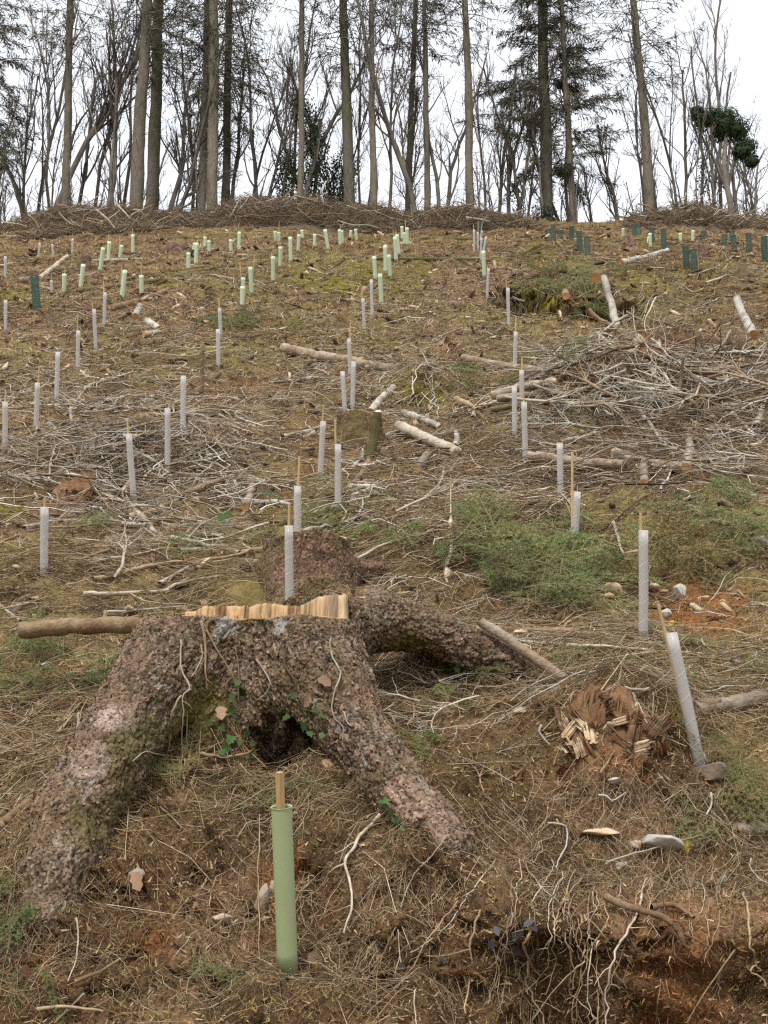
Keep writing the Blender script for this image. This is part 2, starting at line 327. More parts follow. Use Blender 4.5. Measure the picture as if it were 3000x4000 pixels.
# ================================================================== GROUND
def build_ground():
    ys = [2.0]
    while ys[-1] < 46: ys.append(ys[-1] + (.06 if ys[-1] < 3.6 else ys[-1] * (.0027 if ys[-1] < 7 else .0046)))
    ys = np.array([-380, -150, -60, -12, -3, 0, 1, 1.6] + sorted(ys + list(np.arange(4.72, 4.98, .006)) + list(np.arange(22.1, 24, .03))) + [48, 52, 60, 80, 120, 250, 380])
    ts = np.concatenate([np.linspace(-.56, -.38, 40)[:-1], np.linspace(-.38, .38, 300), np.linspace(.38, .56, 40)[1:]]); ext = np.array([.6, .68, .8, 1.0, 1.5, 3, 8, 30])
    ts = np.concatenate([-ext[::-1], ts, ext])
    Y, T = np.meshgrid(ys, ts, indexing='ij'); X = np.clip(T * np.maximum(np.abs(Y), 2.0), -380, 380)
    x = X.ravel(); y = Y.ravel(); z = H(x, y, True)
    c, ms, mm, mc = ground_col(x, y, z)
    # the lip of the bank hangs over a little
    lipw = sst(.2, .6, x) * (1 - sst(4, 6, x)) * np.exp(-((y - 4.97) / .10) ** 2)
    yy = y - .21 * lipw * (0.4 + 1.2 * fbm(x / .3, x * 0, 2, 91))
    gy = np.abs(np.gradient(z.reshape(Y.shape), axis=0) / np.gradient(Y, axis=0)).ravel()
    steep = sst(1.2, 2.5, gy) * (y < 30) * (y > 3)
    yy = yy + steep * ((.34 * (fbm(x / .20, z / .12, 4, 95) - .5)) * np.where(y > 10, 3.5, 1.0))
    V = np.stack([x, yy, z], 1)
    n, m = Y.shape; idx = np.arange(n * m).reshape(n, m)
    Q = np.stack([idx[:-1, :-1], idx[:-1, 1:], idx[1:, 1:], idx[1:, :-1]], -1).reshape(-1, 4)
    global GV, GQ; GV, GQ = V, Q
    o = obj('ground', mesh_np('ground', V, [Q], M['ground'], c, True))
    tag(o, 'steep felled hillside of brown litter, moss and orange soil', 'hillside', kind='structure')
build_ground()

def scatter(n, y0, y1, tmax, rng, p=1.0):
    """points on the slope, denser near the viewer's end"""
    u = rng.random(n); y = np.exp(np.log(y0) + u ** p * (np.log(y1) - np.log(y0)))
    x = rng.uniform(-tmax, tmax, n) * y
    return x, y
def under_stump(x, y): return (((x + .66) / .44) ** 2 + ((y - 6.2) / .44) ** 2 < 1) | (((x + .57) / .52) ** 2 + ((y - 8.05) / .5) ** 2 < 1) | (((x + .28) / .36) ** 2 + ((y - 12.1) / .4) ** 2 < 1)

def build_litter():
    rng = np.random.default_rng(5)
    n = 560000
    fc = GV[GQ].mean(1); ok = (fc[:, 1] > 3.9) & (fc[:, 1] < 42) & (np.abs(fc[:, 0]) < fc[:, 1] * .42) & ~under_stump(fc[:, 0], fc[:, 1])
    fq = GQ[ok]; fc = fc[ok]; fn = np.cross(GV[fq[:, 2]] - GV[fq[:, 0]], GV[fq[:, 3]] - GV[fq[:, 1]]); ar = np.linalg.norm(fn, axis=1) + 1e-12
    w = ar * fc[:, 1] ** -2.15; cw = np.cumsum(w); fi = np.searchsorted(cw, rng.random(n) * cw[-1]); fi = np.clip(fi, 0, len(fq) - 1)
    u, v = rng.random((2, n, 1)); q = GV[fq[fi]]
    base = q[:, 0] * (1 - u) * (1 - v) + q[:, 1] * u * (1 - v) + q[:, 2] * u * v + q[:, 3] * (1 - u) * v
    nor = fn[fi] / ar[fi][:, None]; x, y, z = base.T
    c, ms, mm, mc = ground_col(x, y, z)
    near = 1 - sst(4, 26, y)
    L = (.008 + .034 * rng.random(n) ** 2.4) * (1 + 2.8 * (1 - near)); Wd = L * rng.uniform(.07, .30, n)
    d = rng.normal(0, 1, (n, 3)); d -= (d * nor).sum(1, keepdims=True) * nor; d /= np.linalg.norm(d, axis=1, keepdims=True) + 1e-9
    w = np.cross(nor, d); el = np.clip(rng.normal(.42, .42, n), -.2, 1.4)[:, None]
    w = w * np.cos(rng.normal(0, .5, (n, 1))) + nor * np.sin(rng.normal(0, .5, (n, 1)))
    d = d * np.cos(el) + nor * np.sin(el); base = base + nor * (.003 + .012 * rng.random((n, 1)))
    V = np.stack([base - w * Wd[:, None] * .5, base + w * Wd[:, None] * .5, base + d * L[:, None]], 1)
    r = rng.random(n)[:, None]
    tone = np.where(r < .26, c3(.50, .39, .25), np.where(r < .50, c3(.34, .23, .13), np.where(r < .72, c3(.20, .12, .06), np.where(r < .86, c3(.09, .058, .034), c3(.26, .225, .085)))))
    tone = tone * rng.uniform(.6, 1.25, (n, 1))
    me_ = mask(EARTH_SHADE, x, (y + z - EZ) / 1.6); tone = lerp(tone, tone * np.array([[.60, .47, .38]]), sst(.15, .6, me_) * (rng.random(n) < .62))
    tone = lerp(tone, c3(.55, .42, .29) * rng.uniform(.5, 1.15, (n, 1)), (rng.random(n) < .30 * mc).astype(float))
    tone = lerp(tone, c3(.26, .235, .045) * rng.uniform(.35, 1.2, (n, 1)), (rng.random(n) < .75 * sst(.25, .7, mm)).astype(float) * .9)
    n4 = fbm(x / 2.6, y / 2.6, 3, 66) * .6 + fbm(x / .25, y / .25, 4, 70) * .4
    tone = lerp(tone, c3(.24, .205, .07) * rng.uniform(.4, 1.3, (n, 1)), (rng.random(n) < .45 * sst(.5, .66, n4)).astype(float))
    tone = lerp(tone, c3(.30, .13, .05) * rng.uniform(.3, 1.2, (n, 1)), (rng.random(n) < .7 * sst(.3, .8, ms)).astype(float) * .85)
    tone = tone * np.array([[.95, .90, .81]])
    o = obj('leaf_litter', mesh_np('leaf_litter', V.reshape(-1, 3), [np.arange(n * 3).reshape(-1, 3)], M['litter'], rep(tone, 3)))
    tag(o, 'brown needles, moss shreds and wood chips covering the slope', 'litter', kind='stuff')
build_litter()

TW = np.array([[.95, .89, .80]]) * np.array([[.60, .55, .45], [.52, .44, .32], [.44, .35, .22], [.33, .24, .14], [.21, .14, .08], [.12, .085, .055]])
def ground_sticks(x, y, th, L, r, rng, K=5, bend=.12, lift=.012, arch=.03):
    n = len(x); s = np.linspace(-.5, .5, K)
    ct = np.cos(th); st = np.sin(th)
    wob = np.cumsum(rng.normal(0, bend, (n, K)), 1); wob -= wob.mean(1, keepdims=True)
    curve = rng.normal(0, bend * 2.0, n)[:, None] * (s[None] ** 2) * 2
    off = (wob * .5 + curve) * L[:, None]
    px = x[:, None] + ct[:, None] * s[None] * L[:, None] - st[:, None] * off
    py = y[:, None] + st[:, None] * s[None] * L[:, None] * .8 + ct[:, None] * off * .8
    g = H(px.ravel(), py.ravel()).reshape(n, K)
    # lie across the bumps: straighten the profile, stay on top of them
    lin = g.mean(1, keepdims=True) + (g[:, -1:] - g[:, :1]) * s[None]
    pz = np.maximum(.35 * g + .65 * lin, g - .01) + lift * rng.uniform(.3, 2.2, (n, 1)) + arch * rng.random((n, 1)) ** 2 * (1 - (2 * s[None]) ** 2) * L[:, None] * 4
    pz += rng.normal(0, .15, n)[:, None] * np.maximum(0, s[None] * np.sign(rng.normal(0, 1, (n, 1)))) * L[:, None] * .8
    P_ = np.stack([px, py, pz], 2)
    R_ = r[:, None] * (1 - .55 * (s[None] + .5))
    return P_, R_
def build_twig_litter():
    rng = np.random.default_rng(6)
    # fine strands near, coarser further up
    n = 74000
    x, y = scatter(n, 4.2, 40, .40, rng)
    dens = fbm(x / 1.8, y / 1.8, 3, 120); keep = (rng.random(n) < (.75 * sst(.42, .64, dens) + .09) * (1 - .85 * np.clip(mask(SOIL, x, (y + H(x, y) - EZ) / 1.6) * 1.5, 0, 1))) & ~under_stump(x, y)
    x = x[keep]; y = y[keep]; n = len(x)
    near = 1 - sst(4, 24, y)
    L = (.10 + .38 * rng.random(n) ** 2) * (1 + 1.1 * (1 - near)); r = (.0012 + .0024 * rng.random(n) ** 3) * (1 + 1.9 * (1 - near))
    th = np.where(rng.random(n) < .55, rng.normal(.1, .5, n), rng.uniform(0, math.pi, n))
    P_, R_ = ground_sticks(x, y, th, L, r, rng, K=4, bend=.10)
    V, Q, _ = tubes(P_, R_, 3)
    tn = fbm(x / 2.2, y / 2.2, 2, 140); ti = np.clip((rng.beta(1.6, 1.6, n) * 6 + (tn - .5) * 4).astype(int), 0, 5); col = TW[ti] * rng.uniform(.7, 1.15, (n, 1))
    o = obj('twig_litter', mesh_np('twig_litter', V, [Q], M['twig'], rep(col, 12)))
    tag(o, 'countless thin dry twigs strewn over the slope', 'twigs', kind='stuff')
build_twig_litter()

# ================================================================== STUMPS
def smin(a, b, k):
    h = np.clip(.5 + .5 * (b - a) / k, 0, 1); return b + (a - b) * h - k * h * (1 - h)
def sdf_caps(chains, lo, hi, h, k, pad=.34):
    n = np.ceil((hi - lo) / h).astype(int) + 1
    ax = [lo[i] + np.arange(n[i]) * h for i in range(3)]
    D = np.full(n, .6, np.float32)
    for ch in chains:
        C_ = np.full(n, .6, np.float32)
        for (a, ra), (b, rb) in zip(ch[:-1], ch[1:]):
            a = np.asarray(a); b = np.asarray(b); rm = max(ra, rb) + pad
            sl = []
            for i in range(3):
                i0 = int(max(0, (min(a[i], b[i]) - rm - lo[i]) / h)); i1 = int(min(n[i], (max(a[i], b[i]) + rm - lo[i]) / h + 2))
                sl.append(slice(i0, max(i0, i1)))
            g = np.meshgrid(ax[0][sl[0]], ax[1][sl[1]], ax[2][sl[2]], indexing='ij', sparse=True)
            ab = b - a; L2 = ab @ ab
            t = np.clip(((g[0] - a[0]) * ab[0] + (g[1] - a[1]) * ab[1] + (g[2] - a[2]) * ab[2]) / L2, 0, 1)
            d = np.sqrt((g[0] - a[0] - t * ab[0]) ** 2 + (g[1] - a[1] - t * ab[1]) ** 2 + (g[2] - a[2] - t * ab[2]) ** 2) - (ra + (rb - ra) * t)
            s3 = tuple(sl); C_[s3] = smin(C_[s3], d.astype(np.float32), .02)
        D = smin(D, C_, k)
    return D, ax
def surface_nets(D, lo, h):
    ins = D < 0
    c = [ins[i:ins.shape[0] - 1 + i, j:ins.shape[1] - 1 + j, k:ins.shape[2] - 1 + k] for i in (0, 1) for j in (0, 1) for k in (0, 1)]
    s = sum(x.astype(np.int8) for x in c); act = (s > 0) & (s < 8)
    I = np.argwhere(act); vid = np.full(act.shape, -1, np.int32); vid[act] = np.arange(len(I))
    off = np.array([(i, j, k) for i in (0, 1) for j in (0, 1) for k in (0, 1)])
    val = np.stack([D[I[:, 0] + o[0], I[:, 1] + o[1], I[:, 2] + o[2]] for o in off], 1).astype(float)
    acc = np.zeros((len(I), 3)); cnt = np.zeros(len(I))
    for a in range(8):
        for b in range(a + 1, 8):
            if np.abs(off[a] - off[b]).sum() != 1: continue
            va, vb = val[:, a], val[:, b]; m = (va < 0) != (vb < 0)
            t = np.where(m, va / np.where(m, va - vb, 1), 0)
            acc += np.where(m[:, None], off[a] + t[:, None] * (off[b] - off[a]), 0); cnt += m
    V = lo + (I + acc / cnt[:, None]) * h
    Q = []
    for ax in range(3):
        e0 = [slice(1, -1)] * 3; e1 = [slice(1, -1)] * 3
        e0[ax] = slice(0, -1); e1[ax] = slice(1, None)
        a = ins[tuple(e0)]; b = ins[tuple(e1)]
        E = np.argwhere(a != b); fl = a[a != b]
        E = E + np.array([0 if i == ax else 1 for i in range(3)])
        u, w = [i for i in range(3) if i != ax]
        def cell(du, dw):
            J = E.copy(); J[:, u] += du; J[:, w] += dw; return vid[J[:, 0], J[:, 1], J[:, 2]]
        q = np.stack([cell(-1, -1), cell(0, -1), cell(0, 0), cell(-1, 0)], 1)
        if ax == 1: fl = ~fl
        q = np.where(fl[:, None], q, q[:, ::-1]); Q.append(q)
    Q = np.concatenate(Q); Q = Q[(Q >= 0).all(1)]
    return V, Q
def quad_subdiv(V, Q):
    E = np.concatenate([Q[:, [0, 1]], Q[:, [1, 2]], Q[:, [2, 3]], Q[:, [3, 0]]]); Es = np.sort(E, 1)
    u, inv = np.unique(Es, axis=0, return_inverse=True); inv = inv.ravel(); n = len(Q); nv = len(V)
    em = V[u].mean(1); fc = V[Q].mean(1)
    V2 = np.concatenate([V, em, fc]); e = [nv + inv[i * n:(i + 1) * n] for i in range(4)]; f = nv + len(u) + np.arange(n)
    return V2, np.concatenate([np.stack([Q[:, 0], e[0], f, e[3]], 1), np.stack([e[0], Q[:, 1], e[1], f], 1), np.stack([f, e[1], Q[:, 2], e[2]], 1), np.stack([e[3], f, e[2], Q[:, 3]], 1)])
def vnormals(V, Q):
    n = np.cross(V[Q[:, 2]] - V[Q[:, 0]], V[Q[:, 3]] - V[Q[:, 1]]); N = np.zeros_like(V)
    for i in range(4): np.add.at(N, Q[:, i], n)
    return N / (np.linalg.norm(N, axis=1, keepdims=True) + 1e-12)
def bark_stump(name, label, base, chains, zcut, h, k, group=None, mossy=.4, scale=.023, subdiv=True, tint=None, extra=None, amp=.013, flakes=0):
    pts = np.array([p for ch in chains for p, r in ch]); rr = max(r for ch in chains for p, r in ch)
    lo = pts.min(0) - rr - .06; hi = pts.max(0) + rr + .06
    D, ax = sdf_caps(chains, lo, hi, h, k)
    if extra: D = extra(D, ax)
    X, Y = np.meshgrid(ax[0], ax[1], indexing='ij'); zc = zcut(X, Y)
    D = np.maximum(D, (ax[2][None, None, :] - zc[:, :, None]).astype(np.float32))
    # drop what lies well under the ground
    gz = H(X.ravel(), Y.ravel()).reshape(X.shape)
    D = np.maximum(D, (gz[:, :, None] - .09 - ax[2][None, None, :]).astype(np.float32))
    V, Q = surface_nets(D, lo, h)
    if subdiv: V, Q = quad_subdiv(V, Q)
    N = vnormals(V, Q); zv = zcut(V[:, 0], V[:, 1]); top = ((zv - V[:, 2] < 1.2 * h) & (N[:, 2] > .8)).astype(float)
    big = fbm3(V * 5, 3, 5) - .5
    # bark plates run along the nearest limb
    best = np.full(len(V), 9.0); T = np.zeros_like(V)
    for ch in chains:
        for (a, ra), (b, rb) in zip(ch[:-1], ch[1:]):
            a = np.asarray(a); ab = np.asarray(b) - a; t = np.clip(((V - a) @ ab) / (ab @ ab), 0, 1); dd = np.linalg.norm(V - a - t[:, None] * ab, axis=1) - (ra + (rb - ra) * t)
            m = dd < best; best = np.where(m, dd, best); T[m] = ab / np.linalg.norm(ab)
    W_ = V + T * ((V * T).sum(1) * (.42 - 1))[:, None] + (np.stack([fbm3(V * 20, 2, 9 + i) for i in range(3)], 1) - .5) * .05
    f1, f2, cr = vor3(W_ / scale, 7)
    g1, g2, gr = vor3(W_ / (scale * .40), 17)
    crack = sst(0, .10, f2 - f1); fine = fbm3(V / .012, 2, 33)
    furrow = np.abs(fbm3(W_ / .06, 3, 71) - .5) * 2
    disp = (amp * (.55 * cr * crack + .35 * crack) + amp * .45 * gr * sst(0, .12, g2 - g1) + .6 * amp * (fine - .5) + amp * .7 * sst(0, .25, furrow) - amp * .9 + big * .06) * (1 - top)
    up = N[:, 2]
    V = V + N * disp[:, None]
    n1 = fbm3(V * 7, 4, 60); n2 = fbm3(V * 22, 3, 61)
    c = lerp(c3(.030, .022, .018), c3(.30, .225, .175), np.clip(-.06 + .50 * cr * crack + .62 * gr ** 1.6 * sst(0, .12, g2 - g1) + .15 * (sst(0, .3, furrow) - .5), 0, 1))
    c = c * (.45 + .55 * crack[:, None]) * (.6 + .4 * sst(0, .12, g2 - g1)[:, None]) * np.array([[1.38, 1.27, 1.14]])
    c = lerp(c, c3(.24, .135, .095) * (.35 + .8 * gr[:, None]), .55 * sst(.52, .66, n1) * crack)
    c = lerp(c, c3(.33, .31, .285), .75 * sst(.60, .70, n2) * sst(.4, .6, gr))
    if tint is not None: c = tint(c, V, N, n1, n2, cr, crack)
    mz = sst(.43, .60, n1 * .55 + n2 * .25 + .2 * fbm3(V * 60, 2, 77) + .12 * mossy)
    c = lerp(c, c3(.115, .105, .024) * (.5 + 1.0 * fine[:, None]), mossy * mz)
    c = lerp(c, c3(.50, .32, .15) * (.7 + .6 * n2[:, None]), top)
    root = thing(name, label, 'stump', base, group)
    if flakes:
        rf = np.random.default_rng(14); qc = V[Q].mean(1); ok = (top[Q].max(1) < .5) & (qc[:, 2] > H(qc[:, 0], qc[:, 1]) - .02); Qo = Q[ok]
        fn = np.cross(V[Qo[:, 2]] - V[Qo[:, 0]], V[Qo[:, 3]] - V[Qo[:, 1]]); ar = np.linalg.norm(fn, axis=1); cw = np.cumsum(ar); fi = np.clip(np.searchsorted(cw, rf.random(flakes) * cw[-1]), 0, len(Qo) - 1)
        n_ = fn[fi] / (ar[fi][:, None] + 1e-12); v0 = Qo[fi, 0]; p_ = V[Qo[fi]].mean(1); t_ = T[v0] + rf.normal(0, .35, (flakes, 3)); t_ -= (t_ * n_).sum(1, keepdims=True) * n_; t_ /= np.linalg.norm(t_, axis=1, keepdims=True) + 1e-9
        w_ = np.cross(n_, t_); L_ = rf.uniform(.004, .011, (flakes, 1)); W2 = L_ * rf.uniform(.4, .9, (flakes, 1)); tl = rf.uniform(.02, .22, (flakes, 1)); up_ = t_ * np.cos(tl) + n_ * np.sin(tl)
        p_ = p_ + n_ * .0015
        FV = np.stack([p_ - up_ * L_ * .6 - w_ * W2 * .7, p_ - up_ * L_ * .5 + w_ * W2 * .8, p_ + up_ * L_ + w_ * W2 * .6, p_ + up_ * L_ * .9 - w_ * W2], 1).reshape(-1, 3)
        fc_ = (c[v0] * .72 + c.mean(0)[None] * .28) * rf.uniform(.55, 1.5, (flakes, 1)) * np.array([[1.0, .97, .93]]); fo = obj('bark_flakes', mesh_np('bark_flakes', FV - np.asarray(base)[None], [np.arange(flakes * 4).reshape(-1, 4)], M['litter'], rep(fc_, 4)), root); fo['kind'] = 'stuff'
    V = V - np.asarray(base)[None]
    ft = top[Q].min(1) > .6
    b = obj('bark', mesh_np(name + '_bark', V, [Q[~ft]], M['stump'], c, True), root)
    if ft.any():
        used = np.unique(Q[ft]); mp = np.full(len(V), -1); mp[used] = np.arange(len(used))
        obj('cut_face', mesh_np(name + '_cut', V[used], [mp[Q[ft]]], M['cut'], None, False), root)
    return root
def jagged_block(rng, w, d, h, top=.25):
    """a torn upright splinter of wood, base at the origin"""
    m = 3; V = []
    for i in range(m + 1):
        x = -w / 2 + w * i / m
        for yy in (-d / 2, d / 2):
            V.append((x, yy + rng.normal(0, d * .12), -.02)); V.append((x * .75 + rng.normal(0, w * .06), yy * .7, h * (1 - top * rng.random())))
    V = np.array(V); Q = []
    for i in range(m):
        a = i * 4; b = a + 4
        Q += [(a, b, b + 1, a + 1), (b + 2, a + 2, a + 3, b + 3), (a + 1, b + 1, b + 3, a + 3)]
    Q += [(2, 0, 1, 3), (m * 4, m * 4 + 2, m * 4 + 3, m * 4 + 1)]
    return V, np.array(Q)

def big_stump():
    z0 = P(560, 1332, 5.76)[2]; xc = -.66; yc = 6.17
    def pc(px): return (px - 829.5) / F * 6.0
    body = [(np.array([xc, yc, z0 + .3]), .40), (np.array([xc, yc, z0 - .15]), .41), (np.array([xc - .02, yc + .03, z0 - .55]), .47), (np.array([xc, yc + .05, z0 - 1.0]), .5)]
    left, front = [(p, r * (.97 if i < 3 else .9)) for i, (p, r) in enumerate(ROOT_L)], [(p, r * (.95 if i < 2 else .84)) for i, (p, r) in enumerate(ROOT_F)]; fill = [(P(560, 1420, 6.05), .25), (P(590, 1500, 5.9), .2), (P(610, 1555, 5.86), .15)]; fill2 = [(P(470, 1400, 6.0), .24), (P(455, 1480, 5.86), .19), (P(450, 1570, 5.74), .15), (P(440, 1640, 5.62), .10)]
    rback = [(P(690, 1380, 6.35), .28), (P(800, 1345, 6.42), .17), (P(880, 1355, 6.5), .14), (P(960, 1382, 6.55), .125), (P(1045, 1412, 6.58), .105), (P(1125, 1445, 6.55), .07)]
    rear = [(np.array([xc, yc + .1, z0 - .2]), .42), (np.array([xc + .2, yc + .6, z0 + .0]), .2), (np.array([xc + .3, yc + 1.0, z0 + .2]), .12)]
    def zcut(x, y):
        step = z0 + .10 + .10 * sst(-.95, -.25, x) + .012 * np.sin(x * 37)
        far = ((x - xc) / .56) ** 2 + ((y - yc) / .60) ** 2 > 1
        return np.where(y < 6.03 + .05 * np.sin(x * 9), z0 + .02 * (x - xc), np.where(far, step + 9, step))
    def hollow(D, ax):
        X, Y, Z = np.meshgrid(*ax, indexing='ij')
        c = P(610, 1640, 5.62)
        e = (np.sqrt(((X - c[0]) / .22) ** 2 + ((Y - c[1]) / .22) ** 2 + ((Z - c[2]) / .17) ** 2) - 1) * .17
        c2 = P(905, 1425, 6.35)
        e2 = (np.sqrt(((X - c2[0]) / .20) ** 2 + ((Y - c2[1]) / .20) ** 2 + ((Z - c2[2]) / .06) ** 2) - 1) * .06
        nz = .10 * (np.sin(X * 31 + 2 * np.sin(Z * 17)) * np.sin(Z * 27 + 1.5 * np.sin(X * 19)) ) * .6
        e = np.minimum(e + nz, e2)
        return -smin(-D, e.astype(np.float32), .06)
    ridge = np.array([P(385, 1430, 5.78), P(300, 1530, 5.48), P(222, 1655, 5.17), P(160, 1775, 4.92), P(125, 1885, 4.72)])
    spots = [(P(195, 1640, 5.0), .10), (P(160, 1720, 4.75), .11), (P(150, 1800, 4.7), .08), (P(245, 1560, 5.2), .09), (P(110, 1975, 4.45), .10), (P(75, 1735, 4.8), .05)]
    gspots = [(P(500, 1350, 5.7), .09), (P(480, 1370, 5.7), .05), (P(600, 1350, 5.72), .06)]
    def tint(c, V, N, n1, n2, cr, crack):
        pink = np.zeros(len(V))
        for p, r in spots: pink = np.maximum(pink, np.exp(-(((V - p) / r) ** 2).sum(1)))
        w = sst(.25, .55, pink * (.5 + n1)); c = lerp(c, c3(.50, .385, .33) * (.5 + .9 * n2[:, None]), .85 * w)
        g = np.zeros(len(V))
        for p, r in gspots: g = np.maximum(g, np.exp(-(((V - p) / r) ** 2).sum(1)))
        c = lerp(c, c3(.40, .39, .37), .7 * sst(.3, .5, g * (.4 + n2)))
        # low front of the right root is paler and redder
        fr = np.exp(-(((V - P(900, 1740, 4.95)) / .22) ** 2).sum(1))
        c = lerp(c, c3(.36, .25, .185) * (.5 + .9 * cr[:, None]), .7 * sst(.3, .8, fr))
        red = sst(.45, .6, n1) * sst(.2, .6, N[:, 2])
        c = lerp(c, c3(.25, .155, .12) * (.6 + .8 * cr[:, None]), .5 * red)
        lc = np.array([p for p, r in ROOT_L[1:]]); dl = np.min(np.linalg.norm(V[:, None] - lc[None], axis=2), 1)
        fl = sst(.42, .25, dl) * sst(-.05, .45, N[:, 0] + .25 * (n1 - .5)) * sst(1.62 + .9, 1.62 + .3, V[:, 2])
        c = lerp(c, c3(.105, .083, .030) * (.35 + 1.1 * n2[:, None]), .75 * sst(.30, .62, fl * (.05 + 1.0 * n1 + .8 * n2)) * sst(.40, .55, fbm3(V * 9, 3, 88)))
        # damp moss towards the hollow and the lower right flank of the left root
        m = np.exp(-(((V - P(340, 1780, 4.95)) / np.array([.22, .3, .4])) ** 2).sum(1)) + np.exp(-(((V - P(430, 1540, 5.6)) / .25) ** 2).sum(1)) + .7 * np.exp(-(((V - P(790, 1460, 5.8)) / .12) ** 2).sum(1)) + .8 * np.exp(-(((V - P(900, 1400, 6.4)) / np.array([.3, .2, .12])) ** 2).sum(1))
        return lerp(c, c3(.15, .125, .028) * (.45 + 1.0 * n2[:, None]), .85 * sst(.35, .8, m * (.35 + n1)))
    base = zat(np.array([xc, 5.75, 0]))
    root = bark_stump('tree_stump', 'huge sawn conifer stump with spreading buttress roots in the foreground', base, [body, left, front, rback, rear, fill, fill2], zcut, .0135, .10, mossy=.28, extra=hollow, tint=tint, flakes=30000)
    # torn hinge of pale wood standing along the cut
    rng = np.random.default_rng(3)
    nx, nz_ = 170, 9; xs = np.linspace(pc(396), pc(754), nx); t = (xs - xs[0]) / (xs[-1] - xs[0])
    hg = .10 + .06 * t + .05 * (fbm(xs / .12, xs * 0, 2, 5) - .5) + .010 * (fbm(xs / .022, xs * 0, 2, 6) - .5) * (.6 + t)
    rid = fbm(xs / .02, xs * 0 + 3, 3, 8); fr = np.linspace(0, 1, nz_)
    X = np.repeat(xs[:, None], nz_, 1) + .010 * np.sin(xs[:, None] * 40) * fr[None]; Zz = z0 - .03 + fr[None] * (hg[:, None] + .03)
    Yy = 5.955 + .05 * np.sin(xs * 9)[:, None] + .045 * (rid[:, None] - .5) + .03 * fr[None] ** 2 + .02 * (fbm(X / .03, Zz / .12, 2, 9) - .5)
    V = np.stack([X, Yy, Zz], 2); back = V.copy(); back[:, :, 1] += .06; V = np.concatenate([V, back], 1); m = 2 * nz_
    idx = np.arange(nx * m).reshape(nx, m); f = idx[:, :nz_]; bk = idx[:, nz_:]
    Q = np.concatenate([np.stack([f[:-1, :-1], f[1:, :-1], f[1:, 1:], f[:-1, 1:]], -1).reshape(-1, 4), np.stack([f[:-1, -1], f[1:, -1], bk[1:, -1], bk[:-1, -1]], -1), np.stack([bk[1:, :-1], bk[:-1, :-1], bk[:-1, 1:], bk[1:, 1:]], -1).reshape(-1, 4)])
    st = fbm(xs / .03, xs * 0 + 1, 3, 12)[:, None] + 0 * np.linspace(0, 1, m)[None] + .15 * (fbm(V[:, :, 0] / .01, V[:, :, 2] / .1, 2, 13) - .5)
    col = lerp(c3(.22, .11, .045), c3(.47, .32, .16), sst(.3, .62, st.ravel())); col = lerp(col, c3(.62, .52, .36), sst(.72, .95, np.repeat(t, m)) * .4)
    col = col * (.45 + .55 * sst(.30, .45, fbm(V[:, :, 0].ravel() / .012, V[:, :, 2].ravel() / .2, 2, 44)))[:, None]
    obj('torn_hinge', mesh_np('torn_hinge', V.reshape(-1, 3) - np.array(root.location)[None], [Q], M['torn'], col), root)
    for i in range(16):
        x = rng.uniform(pc(480), pc(752)); V, Q = jagged_block(rng, rng.uniform(.008, .022), .012, rng.uniform(.03, .09), .7)
        o = obj('splinter', mesh_np('splinter', V, [Q], M['cutdark' if i % 3 == 0 else 'cut']), root)
        o.location = Vector((x, 5.95 + rng.normal(0, .02), z0)) - root.location; o.rotation_euler = (rng.normal(0, .2), rng.normal(0, .3), rng.normal(0, .6))
    return root
big_stump()

def small_stump(px, py, wtop, wbase, hpx, label, roots=5, seed=0, mossy=.4, h=.018, group=None, lean=0.0):
    """px,py: middle of the foot; widths and height in working-frame pixels"""
    rng = np.random.default_rng(seed); p = at(px, py); d = depth(p); q = F / d
    rt, rb, hh = wtop / 2 / q, wbase / 2 / q, hpx / q
    c = np.array([p[0], p[1] + rb * .6, p[2] + .0]); z0 = p[2] + hh
    body = [(c + (lean * hh, 0, hh + .25), rt), (c + (lean * hh, 0, hh - .02), rt), (c + (0, 0, hh * .35), (rt + rb) / 2), (c + (0, 0, -.3), rb)]
    ch = [body]
    for i in range(roots):
        a = 2 * math.pi * (i + rng.random() * .6) / roots; e = c + np.array([math.cos(a), math.sin(a), 0]) * rb * rng.uniform(1.15, 1.5)
        e[2] = float(Hb(e[0], e[1])) + .02
        m = c + np.array([math.cos(a), math.sin(a), 0]) * rb * .7; m[2] = .5 * (e[2] + p[2] + hh * .4)
        ch.append([(c + (0, 0, hh * .45), rb * .45), (m, rb * .32), (e, rb * .14)])
    n = rng.uniform(0, 9)
    zc = lambda x, y: z0 + .05 * hh * np.sin(x * 11 + n) + .10 * hh * sst(-.05, .05, (y - c[1]) + .2 * (x - c[0])) * (1 if seed % 2 else 0)
    return bark_stump('tree_stump', label, p, ch, zc, h, max(.05, rb * .3), group, mossy, scale=.034, subdiv=(h < .02), amp=.010, flakes=(4500 if h < .03 else 0), tint=lambda c, V, N, n1, n2, cr, crack: lerp(c * .9, c3(.21, .115, .085) * (.35 + .95 * cr[:, None]), .55 + .3 * (n1 - .5)))
small_stump(655, 1300, 186, 236, 152, 'squat reddish-barked stump directly behind the foreground stump', 5, 1, .45, .0135)
small_stump(775, 968, 95, 112, 82, 'mossy old stump halfway up the slope beside a clear guard', 5, 2, .65, .02)

